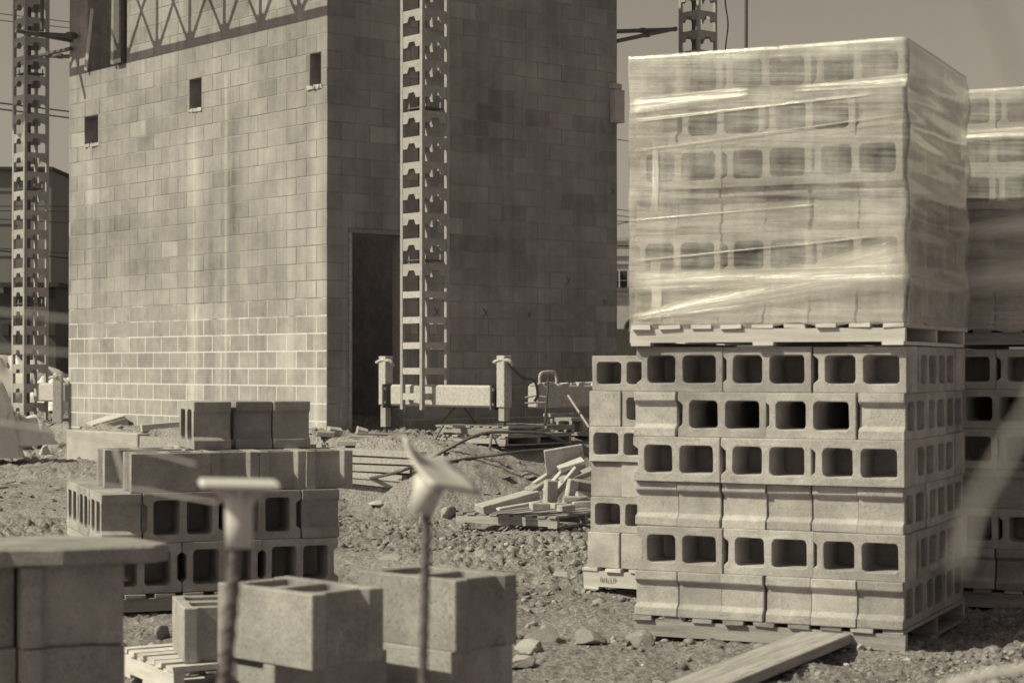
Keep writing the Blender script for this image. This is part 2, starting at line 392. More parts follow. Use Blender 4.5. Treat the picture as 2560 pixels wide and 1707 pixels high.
class MB:
    def __init__(s): s.v, s.f = [], []
    def add(s, vs_, fs, mw=None):
        b = len(s.v)
        s.v += [tuple((mw @ Vector(v)) if mw is not None else v) for v in vs_]
        s.f += [tuple(i + b for i in f) for f in fs]
        return s
    def box(s, c, size, mw=None, jit=0.0):
        x, y, z = size[0] / 2, size[1] / 2, size[2] / 2
        vs_ = [(c[0] + i * x + random.uniform(-jit, jit), c[1] + j * y + random.uniform(-jit, jit), c[2] + k * z + random.uniform(-jit, jit)) for i in (-1, 1) for j in (-1, 1) for k in (-1, 1)]
        fs = [(0, 1, 3, 2), (4, 6, 7, 5), (0, 4, 5, 1), (2, 3, 7, 6), (0, 2, 6, 4), (1, 5, 7, 3)]
        return s.add(vs_, fs, mw)
    def prism(s, pts, h, mw=None):            # pts in xy, extruded 0..h in z
        n = len(pts)
        vs_ = [(x, y, 0) for x, y in pts] + [(x, y, h) for x, y in pts]
        fs = [tuple(range(n - 1, -1, -1)), tuple(range(n, 2 * n))] + [(i, (i + 1) % n, n + (i + 1) % n, n + i) for i in range(n)]
        return s.add(vs_, fs, mw)
    def tube(s, pts, r, n=8, cap=True):
        pts = [Vector(p) for p in pts]; rings = []
        rs = r if isinstance(r, (list, tuple)) else [r] * len(pts)
        ref = None
        for i, p in enumerate(pts):
            t = (pts[min(i + 1, len(pts) - 1)] - pts[max(i - 1, 0)]).normalized()
            if ref is None: ref = t.orthogonal().normalized()
            ref = (ref - t * ref.dot(t)).normalized()
            q = t.cross(ref)
            rings.append([p + (ref * math.cos(2 * math.pi * k / n) + q * math.sin(2 * math.pi * k / n)) * rs[i] for k in range(n)])
        vs_ = [tuple(v) for rg in rings for v in rg]
        fs = [(i * n + k, i * n + (k + 1) % n, (i + 1) * n + (k + 1) % n, (i + 1) * n + k) for i in range(len(pts) - 1) for k in range(n)]
        if cap: fs += [tuple(range(n - 1, -1, -1)), tuple((len(pts) - 1) * n + k for k in range(n))]
        return s.add(vs_, fs)
    def lathe(s, prof, mw=None, n=20):
        vs_ = [(r * math.cos(2 * math.pi * k / n), r * math.sin(2 * math.pi * k / n), z) for r, z in prof for k in range(n)]
        fs = [(i * n + k, i * n + (k + 1) % n, (i + 1) * n + (k + 1) % n, (i + 1) * n + k) for i in range(len(prof) - 1) for k in range(n)]
        fs += [tuple(range(n - 1, -1, -1)), tuple((len(prof) - 1) * n + k for k in range(n))]
        return s.add(vs_, fs, mw)
    def mesh(s, name, smooth=False, bevel=0.0):
        me = bpy.data.meshes.new(name); me.from_pydata(s.v, [], s.f)
        bm = bmesh.new(); bm.from_mesh(me)
        bmesh.ops.recalc_face_normals(bm, faces=bm.faces)
        if bevel:
            es = [e for e in bm.edges if len(e.link_faces) == 2 and e.calc_face_angle(0) > R_(35)]
            bmesh.ops.bevel(bm, geom=es, offset=bevel, segments=1, affect='EDGES', profile=.5)
        bm.to_mesh(me); bm.free()
        if smooth:
            for p in me.polygons: p.use_smooth = True
        me.update(); return me
    def build(s, name, mat, parent=None, smooth=False, bevel=0.0):
        return link(name, s.mesh(name, smooth, bevel), mat, parent)
def frame(o, x, y, z=None):
    """4x4 with the given (unit) axes as columns."""
    x, y = Vector(x), Vector(y); z = Vector(z) if z is not None else x.cross(y)
    return Matrix(((x.x, y.x, z.x, o[0]), (x.y, y.y, z.y, o[1]), (x.z, y.z, z.z, o[2]), (0, 0, 0, 1)))
def wob(amount): return random.uniform(-amount, amount)
def spline(pts, k=8):
    pts = [Vector(p) for p in pts]; P = [pts[0]] + pts + [pts[-1]]; out = []
    for i in range(1, len(P) - 2):
        a, b, c, d = P[i - 1:i + 3]
        for j in range(k):
            t = j / k
            out.append(.5 * ((2 * b) + (c - a) * t + (2 * a - 5 * b + 4 * c - d) * t * t + (3 * b - a - 3 * c + d) * t ** 3))
    out.append(pts[-1]); return out

# ================================================================== THE SETTING
_T = {}
def vnoise(X, Y, seed):
    if seed not in _T: _T[seed] = np.random.RandomState(seed).rand(256, 256)
    T = _T[seed]
    xi, yi = np.floor(X).astype(int), np.floor(Y).astype(int)
    fx, fy = X - xi, Y - yi; fx, fy = fx * fx * (3 - 2 * fx), fy * fy * (3 - 2 * fy)
    g = lambda i, j: T[(xi + i) % 256, (yi + j) % 256]
    return (g(0, 0) * (1 - fx) + g(1, 0) * fx) * (1 - fy) + (g(0, 1) * (1 - fx) + g(1, 1) * fx) * fy - .5
def relief(X, Y):
    h = .045 * vnoise(X * .9, Y * .9, 1) + .035 * vnoise(X * 2.3 + 9, Y * 2.3, 2)
    lump = .30 + 1.25 * sstep(vnoise(X * .8 + 4, Y * .55, 31) + .5 * vnoise(X * 2.1, Y * 1.7, 32), -.12, .30)
    h += .040 * vnoise(X * 6.1, Y * 6.1 + 3, 3) + lump * .046 * np.abs(vnoise(X * 13, Y * 13, 4)) * 1.6 + lump * .040 * vnoise(X * 27, Y * 27, 5) + .014 * vnoise(X * 61, Y * 61, 6)
    near = sstep(60 - Y, 0, 30) * sstep(Y, 0, 4)
    return h * near
def build_ground():
    ys = np.concatenate([[-60, -20, -5, 0, 2, 3.5], np.geomspace(5.0, 32, 620), np.geomspace(34, 900, 40)])
    ts = np.concatenate([[-60, -20, -6, -2, -1, -.6], np.linspace(-.31, .31, 620), [.6, 1, 2, 6, 20, 60]])
    S = np.maximum(ys, 6.0)[:, None]
    X = S * ts[None, :]; Y = np.repeat(ys[:, None], len(ts), 1)
    Z = gz_np(X, Y) + relief(X, Y)
    V = np.stack([X, Y, Z], -1).reshape(-1, 3)
    r, c = len(ys), len(ts)
    I = np.arange(r * c).reshape(r, c)
    Fq = np.stack([I[:-1, :-1], I[:-1, 1:], I[1:, 1:], I[1:, :-1]], -1).reshape(-1, 4)
    me = bpy.data.meshes.new('ground')
    me.vertices.add(len(V)); me.vertices.foreach_set('co', V.ravel())
    me.loops.add(Fq.size); me.loops.foreach_set('vertex_index', Fq.ravel().astype(np.int32))
    me.polygons.add(len(Fq)); me.polygons.foreach_set('loop_start', np.arange(0, Fq.size, 4, dtype=np.int32))
    me.update(calc_edges=True)
    for_s = np.ones(len(Fq), dtype=bool); me.polygons.foreach_set('use_smooth', for_s)
    return tag(link('ground', me, 'dirt'), 'bare trodden soil of the building site with stones and dust', kind='structure')
build_ground()

# ------------------------------------------------------------------ the tower
COURSE, BL, JT = .2, .4, .009
Z0 = 1.14 - 5 * COURSE                        # lowest joint of the bonded courses
WL, WR, TOPZ = 6.05, 4.58, 8.14
tower = tag(empty('block_tower', tw(0, 0, 0)), 'tall unfinished tower of grey concrete block with a sunlit and a shaded wall', 'tower')
left_holes = [(5.25, 5.62, 4.14, 4.54), (2.66, 2.94, 4.34, 4.74), (.12, .34, 4.34, 4.74), (4.50, 5.54, 5.14, 7.8)]
right_holes = [(.30, 1.12, -.5, 2.74)]
def wall_frame(side):
    if side == 'L': return lambda u, d, z: tw(d, u, z)      # u along E2, depth d along E1
    return lambda u, d, z: tw(u, d, z)
def intervals(u0, u1, holes, za, zb):
    segs = [(u0, u1)]
    for a, b, c, d in holes:
        if c < zb - .01 and d > za + .01:
            nx = []
            for s, e in segs:
                if b <= s or a >= e: nx.append((s, e)); continue
                if a > s: nx.append((s, a))
                if b < e: nx.append((b, e))
            segs = nx
    return segs
def hexa(mb, W, u0, u1, d0, d1, z0, z1, bev=0.0):
    P = [W(u, d, z) for u in (u0, u1) for d in (d0, d1) for z in (z0, z1)]
    fs = [(0, 1, 3, 2), (4, 6, 7, 5), (0, 4, 5, 1), (2, 3, 7, 6), (0, 2, 6, 4), (1, 5, 7, 3)]
    mb.add([tuple(p) for p in P], fs)
def block_face(mb, W, u0, u1, z0, z1, proud):
    """A block seen in the wall: eased arrises, set a little proud of the joint."""
    b = .004
    ring = lambda k, d: [W(u0 + k, d, z0 + k), W(u1 - k, d, z0 + k), W(u1 - k, d, z1 - k), W(u0 + k, d, z1 - k)]
    P = ring(b, -proud) + ring(0, -proud + b * .7) + ring(0, .06)
    fs = [(0, 1, 2, 3)] + [(i, 4 + i, 4 + (i + 1) % 4, (i + 1) % 4) for i in range(4)] + [(4 + i, 8 + i, 8 + (i + 1) % 4, 4 + (i + 1) % 4) for i in range(4)]
    mb.add([tuple(p) for p in P], fs)
cands = []
walls = {}
for side, WD, holes in (('L', WL, left_holes), ('R', WR, right_holes)):
    W = wall_frame(side)
    wall = tag(empty('wall', tw(0, 0, 0)))
    wall.parent = tower; wall.matrix_parent_inverse = world_of(tower).inverted()
    wall['label'] = 'sunlit wall of laid grey block with run-off streaks and three slots' if side == 'L' else 'shaded wall of laid grey block with a doorway'
    walls[side] = wall
    mort = MB()
    k = 0; z = Z0 - COURSE
    while z < TOPZ - .01:
        for a, b in intervals(0 if side == 'L' else .19, WD, holes, z, z + COURSE):
            lo_ = side == 'L' and z < 1.9
            dm = -.0012 if lo_ else .0012
            hexa(mort, W, a + (.0035 if a == 0 else 0), b - (.0035 if b == WD else 0), dm, .19, z, z + COURSE)
        off = 0 if (k + (side == 'R')) % 2 else -.2
        u = off
        while u < WD:
            for a, b in intervals(max(u, 0), min(u + BL, WD), holes, z, z + COURSE):
                if b - a > .03:
                    g0 = 0 if a < .001 else JT / 2
                    p0 = W((a + b) / 2, 0, z + .1)
                    area = (b - a) / ((p0 - CO).length ** 2) * (.62 if side == 'L' else .78)
                    vis = z < 1.16 + 916 / FPX * p0.y - .0 and z > .1
                    cands.append((area if vis else 0, side, a + g0, b - (JT / 2 if b < WD - .001 else 0), z + JT / 2, z + COURSE - JT / 2))
            u += BL
        z += COURSE; k += 1
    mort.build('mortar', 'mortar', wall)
cands.sort(key=lambda c: -c[0])
rest = {'L': MB(), 'R': MB()}
share = {}
for i, (area, side, a, b, z0, z1) in enumerate(cands):
    W = wall_frame(side)
    proud = .002 if (side == 'L' and z0 < 1.9) else .001 + random.random() * .003
    if i < 298:
        key = (side, round(b - a, 2), 0 if (side == 'L' and z0 < 1.9) else random.randrange(3))
        if key not in share:
            mb = MB()
            h = (z1 - z0) / 2; w = (b - a) / 2
            base = Vector(tw(0, 0, 0))
            block_face(mb, lambda u, d, z: W(u, d, z) - base, -w, w, -h, h, .002 + .0012 * key[2])
            share[key] = mb.mesh('block')
            share[key].materials.append(M['laid'])
        o = link('block', share[key], None, walls[side], Matrix.Translation(W((a + b) / 2, 0, (z0 + z1) / 2)))
    else:
        block_face(rest[side], W, a, b, z0, z1, proud)
for side in 'LR':
    tag(rest[side].build('blocks', 'laid_joined', walls[side]), kind='stuff')
# unseen rear walls and floors keep the inside dark
mb = MB()
hexa(mb, wall_frame('L'), .19, WL, WR - .19, WR - .004, Z0, TOPZ)
hexa(mb, wall_frame('R'), .19, WR - .19, WL - .19, WL - .004, Z0, TOPZ)
mb.build('rear_wall', 'block', tower)

# doorway: timber lining and lintel board
W = wall_frame('R')
for n_, (u0, u1, z0, z1) in {'door_jamb': (.302, .345, .2, 2.69), 'door_jamb ': (1.075, 1.118, .2, 2.69), 'door_head': (.302, 1.118, 2.692, 2.738)}.items():
    mb = MB(); hexa(mb, W, u0, u1, -.012, .185, z0, z1); mb.build(n_.strip(), 'wood', tower)
mb = MB(); mb.tube([W(1.0, .25, .38), W(.45, .9, .62), W(.38, 1.3, .8)], .05, 4); mb.build('leaning_board', 'wood', tower)
# window slots: broken mortar bed on each sill
for (a, b, c, d) in left_holes[:3]:
    mb = MB()
    for q in range(7):
        uu = a + (b - a) * (q + .5) / 7
        mb.box((0, 0, 0), (.07, .06 + random.random() * .05, .03 + random.random() * .02), frame(tw(.02, uu, c + .004), E1, E2) @ Matrix.Rotation(wob(.5), 4, 'Z'), .008)
    mb.build('sill_mortar', 'slab', tower)
# steel post and inner pier in the tall opening, pale strips standing in for sunlit edges
mb = MB(); hexa(mb, wall_frame('L'), 4.53, 4.72, -.07, .02, 5.145, 7.8); mb.build('steel_post', 'steel_dark', tower)
mb = MB(); mb.tube([tw(-.05, 4.78, 5.15), tw(-.05, 4.74, 6.6)], .03, 4); mb.build('lit_edge_strip', 'wood_pale', tower)
mb = MB(); mb.tube([tw(-.05, 5.50, 5.15), tw(.06, 5.53, 6.0)], .028, 4); mb.build('lit_edge_strip', 'wood_pale', tower)
# small housing on the far edge of the shaded wall
mb = MB(); hexa(mb, wall_frame('R'), 4.46, 4.63, -.09, .04, 4.30, 4.72); hexa(mb, wall_frame('R'), 4.44, 4.60, -.07, .03, 4.73, 4.80)
mb.build('wall_box', 'slab', tower)
# crayon crosses on blocks of the shaded wall
for (u, z, s) in ((1.59, 1.81, .05), (2.35, 1.81, .055), (3.06, 1.80, .03), (3.72, 2.24, .05), (4.35, 1.98, .04), (4.50, 3.42, .05)):
    mb = MB()
    for sg in (-1, 1):
        mb.tube([W(u - s * .7, -.010, z - s * sg), W(u + s * .7, -.010, z + s * sg * .8)], .0035, 4)
    mb.build('crayon_cross', 'paint_dark', tower)

# footing ledge with formwork in front of the sunlit wall
foot = tag(empty('footing_ledge', tw(-.6, 3, 0)), 'low cast concrete footing ledge along the foot of the sunlit tower wall', 'footing')
WLf = wall_frame('L')
mb = MB(); hexa(mb, WLf, 2.95, 4.75, -.72, .0, -.5, .345); mb.build('cast_edge', 'slab', foot, bevel=.012)
mb = MB(); hexa(mb, WLf, -2.5, 2.94, -.64, .0, -.5, .30); mb.build('fill', 'dirt', foot)
for i, (b0, b1, z0, z1) in enumerate([(1.2, 2.93, .17, .315), (1.5, 2.9, .02, .165), (-.9, 1.16, .19, .33), (-.6, 1.3, .03, .185)]):
    mb = MB(); hexa(mb, WLf, b0, b1, -.70 - .006 * i, -.655, z0, z1); mb.build('form_board', 'wood', foot)
for i in range(5):
    z0 = -.06 + i * .072
    mb = MB(); hexa(mb, WLf, -2.5 + wob(.25), -.7 + wob(.1), -.70 - .018 * (i % 3) - random.random() * .01, -.63, z0, z0 + .064)
    mb.v = [(x, y, z + .02 * math.sin(x * 1.7 + i)) for x, y, z in mb.v]
    mb.build('form_board', 'wood', foot)

# ------------------------------------------------------------------ concrete blocks
def block_mesh(name, L, Wd, H, ends=(True, True), seed=0):
    """Two-core block: L along x, W along y, cores along z, centred. ends: grooved or plain."""
    rnd = random.Random(seed)
    r, s, d = Wd * .19, .018, .022
    out = []
    def end(sign, grooved):
        x = sign * L / 2
        if grooved: pts = [(x, -Wd / 2), (x, -Wd / 2 + r), (x - sign * d, -Wd / 2 + r + s), (x - sign * d, Wd / 2 - r - s), (x, Wd / 2 - r), (x, Wd / 2)]
        else: pts = [(x, -Wd / 2), (x, Wd / 2)]
        return pts if sign > 0 else pts[::-1]
    out = end(1, ends[0]) + end(-1, ends[1])
    t, web = .036, .034
    x0 = -L / 2 + (d if ends[1] else 0) + .030
    x1 = L / 2 - (d if ends[0] else 0) - .030
    cells = [(x0, -web / 2), (web / 2, x1)]
    def rrect(xa, xb, ya, yb, rad, k=3):
        pts = []
        for cx, cy, a0 in ((xb - rad, yb - rad, 0), (xa + rad, yb - rad, 90), (xa + rad, ya + rad, 180), (xb - rad, ya + rad, 270)):
            for i in range(k + 1):
                a = R_(a0 + 90 * i / k); pts.append((cx + rad * math.cos(a), cy + rad * math.sin(a)))
        return pts
    loops_top = [out] + [rrect(a, b, -Wd / 2 + t, Wd / 2 - t, .02) for a, b in cells]
    loops_bot = [out] + [rrect(a + .006, b - .006, -Wd / 2 + t + .006, Wd / 2 - t - .006, .022) for a, b in cells]
    bm = bmesh.new()
    rings = []
    for zz, lps in ((H / 2, loops_top), (-H / 2, loops_bot)):
        row = []; edges = []
        for lp in lps:
            vs_ = [bm.verts.new((x + rnd.uniform(-.0008, .0008), y + rnd.uniform(-.0008, .0008), zz)) for x, y in lp]
            edges += [bm.edges.new((vs_[i], vs_[(i + 1) % len(vs_)])) for i in range(len(vs_))]
            row.append(vs_)
        bmesh.ops.triangle_fill(bm, use_beauty=True, use_dissolve=False, edges=edges)
        rings.append(row)
    for a, b in zip(*rings):
        for i in range(len(a)):
            j = (i + 1) % len(a)
            bm.faces.new((a[i], a[j], b[j], b[i]))
    bmesh.ops.recalc_face_normals(bm, faces=bm.faces)
    es = [e for e in bm.edges if len(e.link_faces) == 2 and e.calc_face_angle(0) > R_(40)]
    bmesh.ops.bevel(bm, geom=es, offset=.0028, segments=1, affect='EDGES', profile=.5, clamp_overlap=True)
    for v in bm.verts:                        # chipped, slightly irregular arrises
        v.co += Vector(mnoise.noise_vector(v.co * 45 + Vector((seed * 7.1, 0, 0)))) * .0016
    me = bpy.data.meshes.new(name); bm.to_mesh(me); bm.free()
    me.materials.append(M['block_wide' if Wd > .2 else 'block'])
    return me
B8 = (.397, .194, .194)
B10 = (.397, .244, .194)
MESH = {}
def get_block(size, ends, var):
    key = (size, ends, var)
    if key not in MESH: MESH[key] = block_mesh('concrete_block', *size, ends, seed=len(MESH) + 3)
    return MESH[key]
HIDDEN = MB()                                 # blocks inside and behind the piles that the photograph shows nothing of
def hide_block(size, mw):
    L, Wd, H = size; t = Wd * .185
    for y in (-Wd / 2 + t / 2, Wd / 2 - t / 2): HIDDEN.box((0, y, 0), (L - .004, t, H), mw)
    for x in (-L / 2 + .034, 0, L / 2 - .034): HIDDEN.box((x, 0, 0), (.034, Wd - 2 * t, H - .002), mw)
def place_block(size, mw, label, group, ends=(True, True), jit=.006, rot=.011):
    j = Matrix.Translation((wob(jit), wob(jit), 0)) @ Matrix.Rotation(wob(rot), 4, 'Z') if jit else Matrix.Identity(4)
    loc = mw.to_translation()
    m = Matrix.Translation(loc) @ j @ Matrix.Translation(-loc) @ mw
    if random.random() < .5: m = m @ Matrix.Rotation(math.pi, 4, 'Z') if ends[0] == ends[1] else m
    o = link('concrete_block', get_block(size, ends, random.randrange(4)), None, None, m)
    return tag(o, label, 'concrete block', group)

ORD = ['', 'first', 'second', 'third', 'fourth', 'fifth', 'sixth']
def row_word(i, n): return 'bottom row' if i == 0 else ('top row' if i == n - 1 else ORD[i + 1] + ' row up')
def pos_word(i, n):
    if n == 1: return 'alone'
    return 'leftmost' if i == 0 else ('rightmost' if i == n - 1 else ORD[i + 1] + ' from left')

class Stack:
    """A cube of blocks: s runs along the front to the right, d into depth."""
    def __init__(self, o, phi, size):
        self.o = Vector(o); self.s = Vector((math.cos(phi), math.sin(phi), 0)); self.d = Vector((-math.sin(phi), math.cos(phi), 0))
        self.size = size
    def P(self, s, d, z): return self.o + self.s * s + self.d * d + ZV * z
    def m(self, kind, s, d, z):
        p = self.P(s, d, z)
        if kind == 'F': return frame(p, self.s, ZV, -self.d)        # cores face the front
        if kind == 'S': return frame(p, self.d, ZV, self.s)         # cores face the side
        if kind == 'V': return frame(p, self.s, self.d, ZV)         # upright, long side to the front
        if kind == 'E': return frame(p, self.d, -self.s, ZV)        # upright, end to the front
def layer_spec(kind, q=.1985):
    """(orientation, s, d, front column or None, side column or None) for one layer of 18."""
    out = []
    if kind == 'A':                           # rows of cores along front and back, rest turned
        for i in range(3): out.append(('F', (i + .5) * 2 * q, .5 * q, i, 0 if i == 2 else None)); out.append(('F', (i + .5) * 2 * q, 5.5 * q, None, 3 if i == 2 else None))
        for i in range(6):
            for j in range(2): out.append(('S', (i + .5) * q, q + (j + .5) * 2 * q, None, 1 + j if i == 5 else None))
    elif kind == 'B':
        for j in range(3): out.append(('S', .5 * q, (j + .5) * 2 * q, 0 if j == 0 else None, None)); out.append(('S', 5.5 * q, (j + .5) * 2 * q, 3 if j == 0 else None, j))
        for i in range(2):
            for j in range(6): out.append(('F', q + (i + .5) * 2 * q, (j + .5) * q, 1 + i if j == 0 else None, None))
    else:
        for i in range(6):
            for j in range(3): out.append(('S', (i + .5) * q, (j + .5) * 2 * q, i if j == 0 else None, j if i == 5 else None))
    return out
NF = {'A': 3, 'B': 4, 'C': 6}; NS = {'A': 4, 'B': 3, 'C': 3}
def cube(st, kinds, z0, what, group, ends=(False, True), front=True, side=True, keep=None):
    h = .1945
    for r, kd in enumerate(kinds):            # from the bottom up
        for kind, s, d, fc, sc in layer_spec(kd):
            z = z0 + (r + .5) * h
            mw = st.m(kind, s + (.004 if r % 2 else -.003), d + (.012 * ((r * 7) % 3 - 1)), z)
            vis_f, vis_s = fc is not None and front, sc is not None and side
            if keep and not keep(fc, sc, r): vis_f = vis_s = False
            if not (vis_f or vis_s): hide_block(B8, mw); continue
            if vis_f: lab = 'grey block in %s, %s, %s in front' % (what, row_word(r, len(kinds)), pos_word(fc, NF[kd]))
            else:
                wd = {0: 'nearest', NS[kd] - 1: 'farthest'}.get(sc, 'second nearest' if sc == 1 else 'second farthest')
                lab = 'grey block in %s, %s, %s on shaded side' % (what, row_word(r, len(kinds)), wd)
            place_block(B8, mw, lab, group, ends)

# ------------------------------------------------------------------ pallets
def pallet(o, phi, w, d, label, h=.105, nb=9, mat='wood', group='timber pallets', tilt=None, stringer_mat=None):
    """Deck boards run along d, stringers along s; o is the front left foot, deck top at o.z + h."""
    root = tag(empty('pallet', o, phi), label, 'pallet', group)
    T = Matrix.Translation(o) @ Matrix.Rotation(phi, 4, 'Z')
    if tilt: T = T @ tilt
    bd = .018
    for y in (.022, d / 2, d - .022):
        mb = MB(); mb.box((w / 2, y, (h - bd + .016) / 2), (w, .038, h - bd - .016), None, .002)
        me = mb.mesh('stringer'); link('stringer', me, stringer_mat or mat, root, T)
    bw_ = w / (nb + (nb - 1) * .5)
    for i in range(nb):
        x = bw_ / 2 + i * (w - bw_) / (nb - 1) + wob(.006)
        mb = MB(); mb.box((0, 0, 0), (bw_ * random.uniform(.92, 1.04), d + .016 + wob(.006), bd), None, .002)
        link('deck_board', mb.mesh('deck_board'), mat, root, T @ Matrix.Translation((x, d / 2 + wob(.008), h - bd / 2 + .0004)) @ Matrix.Rotation(wob(.012), 4, 'Z'))
    for i, x in enumerate((.05, w / 2, w - .05)):
        mb = MB(); mb.box((x, d / 2, .0075), (.09, d, .015))
        link('bottom_board', mb.mesh('bottom_board'), mat, root, T)
    return root

# ---- big double stack, right of the middle
PHI = R_(-25)
BIG = Stack((.537, 8.300, 0), PHI, B8)
pallet((.537, 8.300, -.028), PHI, 1.19, 1.19, 'bleached timber pallet under the near unwrapped block stack', h=.105)
cube(BIG, 'CACABA', .078, 'near unwrapped stack', 'blocks of the near unwrapped stack')
pallet((.515, 8.285, 1.250), PHI, 1.21, 1.2, 'timber pallet between the unwrapped and the film wrapped block cubes', h=.090, mat='wood_pale')
cube(BIG, 'CACABA'.replace('CACABA', 'CACABA'), 1.343, 'near film wrapped cube', 'blocks inside the near film wrap')

def film(st, z0, z1, label, group, bands):
    root = tag(empty('stretch_film', st.P(.6, .6, z0)), label, 'plastic film', group)
    w = 1.193; g = .012
    cs = [(-g, -g), (w + g, -g), (w + g, w + g), (-g, w + g)]
    per = []; n = 40
    for k in range(4):
        (a, b), (c, d) = cs[k], cs[(k + 1) % 4]
        for i in range(n): per.append((a + (c - a) * i / n, b + (d - b) * i / n, k + i / n, k))
    per.append((cs[0][0], cs[0][1], 4.0, 3))
    nz = 72
    def pt(sx, dx, t, k, z):
        cx, cy = sx - w / 2, dx - w / 2
        lay = (z - 1.343) / .1945 % 1.0
        back = .65 if 1.0 <= t <= 3.0 else .16
        sag = .016 * back * (math.cos(2 * math.pi * lay) ** 2) * (.2 + .8 * abs(math.sin(t * math.pi)) ** .4)
        nn = mnoise.noise(Vector((t * 5, z * 6, 3.3))) * .007 * back + mnoise.noise(Vector((t * 2.2, z * 40, 9.1))) * .0022
        corner = 1 - abs(math.sin(t * math.pi))
        sc = (.5 * w + g + .006 + nn * .9 - sag * .6 + corner * .013 * back * math.sin(z * 21 + k)) / (.5 * w + g)
        return st.P(w / 2 + cx * sc, w / 2 + cy * sc, z)
    verts, uvs = [], []
    zs = [z0 + (z1 - z0) * j / nz for j in range(nz + 1)]
    for j, z in enumerate(zs):
        for (sx, dx, t, k) in per:
            zz = z
            if j == 0: zz = z0 + .02 * mnoise.noise(Vector((t * 9, 0, 1))) - (.02 if t < .5 else 0)
            verts.append(tuple(pt(sx, dx, t, k, zz))); uvs.append((t * 1.2, z))
    np_ = len(per)
    for k_, ins in enumerate((.05, .16)):                          # film folded in over the top
        for (sx, dx, t, k) in per:
            cx, cy = sx - w / 2, dx - w / 2; sc = (w / 2 - ins) / (w / 2)
            verts.append(tuple(st.P(w / 2 + cx * sc, w / 2 + cy * sc, z1 + .004 + .006 * mnoise.noise(Vector((sx * 9, dx * 9, k_)))))); uvs.append((t * 1.2, z1 + ins))
    rows = nz + 3
    faces = [(j * np_ + i, j * np_ + i + 1, (j + 1) * np_ + i + 1, (j + 1) * np_ + i) for j in range(rows - 1) for i in range(np_ - 1)]
    def finish(name, verts, faces, uvs, mat):
        me = bpy.data.meshes.new(name); me.from_pydata(verts, [], faces)
        uvl = me.uv_layers.new(name='wrap')
        for lp in me.loops: uvl.data[lp.index].uv = uvs[lp.vertex_index]
        for p in me.polygons: p.use_smooth = True
        return link(name, me, mat, root)
    finish('film_wrap', verts, faces, uvs, 'film')
    for (za, zb, ha, hb, t0, t1, lift) in bands:                   # gathered turns of film, whitened to carry painted sun glare
        vb, ub = [], []; nt, nh = 120, 10
        for j in range(nh + 1):
            for i in range(nt + 1):
                t = t0 + (t1 - t0) * i / nt
                q = i / nt
                k = int(min(max(t, 0), 3.999)); fr = t - k
                (a, b), (c, d) = cs[k], cs[(k + 1) % 4]
                sx, dx = a + (c - a) * fr, b + (d - b) * fr
                z = za + (zb - za) * q + (ha + (hb - ha) * q) * (j / nh - .5)
                p = pt(sx, dx, t, k, z)
                cen = st.P(w / 2, w / 2, p.z)
                rr = (p - cen)
                cor = lift + .0012 * math.sin(j / nh * math.pi * 4 + i * .05)
                vb.append(tuple(cen + rr * (1 + cor / max(rr.length, .3)))); ub.append((t * 1.2, (j / nh) * .25 + za))
        fb = [(j * (nt + 1) + i, j * (nt + 1) + i + 1, (j + 1) * (nt + 1) + i + 1, (j + 1) * (nt + 1) + i) for j in range(nh) for i in range(nt)]
        o_ = finish('film_band', vb, fb, ub, 'film_band')
        el = o_.data.uv_layers.new(name='edge')
        for lp in o_.data.loops: el.data[lp.index].uv = (lp.vertex_index % (nt + 1) / nt, lp.vertex_index // (nt + 1) / nh)
    return root
TOPC = 1.343 + 6 * .1945
film(BIG, 1.335, TOPC + .008, 'clear stretch film wrapped round the upper block cube nearest the camera', 'stretch film on block cubes',
     [(1.37, 1.60, .03, .26, .0, 1.0, .004), (1.53, 1.55, .12, .09, .0, 1.0, .006), (2.30, 2.33, .08, .05, .0, .45, .006), (2.235, 2.29, .022, .012, .0, .9, .006), (2.10, 2.20, .008, .008, .0, 1.0, .008),
      (2.33, 2.345, .03, .08, .6, 1.3, .005), (1.99, 1.98, .35, .35, .09, .115, .004), (1.50, 1.49, .30, .30, .085, .125, .004), (1.80, 1.84, .012, .010, .0, .7, .006), (1.62, 1.70, .010, .010, .0, .9, .007)])

# ---- smaller stack behind it on the left
SM = Stack(at(1474, 1412, 10.5).to_tuple()[:2] + (0,), R_(-30), B8)
smp = pallet(tuple(SM.P(-.03, -.02, -.065)), R_(-30), 1.22, 1.2, 'pale stamped pallet under the low stack behind the big one', h=.118, mat='wood_pale')
cube(SM, 'CACABA', .054, 'low stack behind', 'blocks of the low stack behind', ends=(False, False), side=False,
     keep=lambda f, s, r: f is not None and f < 2)
fc_ = bpy.data.curves.new('stamp', 'FONT'); fc_.body = 'RILLP'; fc_.size = .036; fc_.extrude = .0004; fc_.space_character = 1.2
fo = bpy.data.objects.new('stamp_text', fc_)
me_ = bpy.data.meshes.new_from_object(fo); bpy.data.objects.remove(fo)
me_.materials.clear()
link('stamp_lettering', me_, 'ink', smp, frame(SM.P(.075, -.0225, -.022), SM.s, ZV, -SM.d))

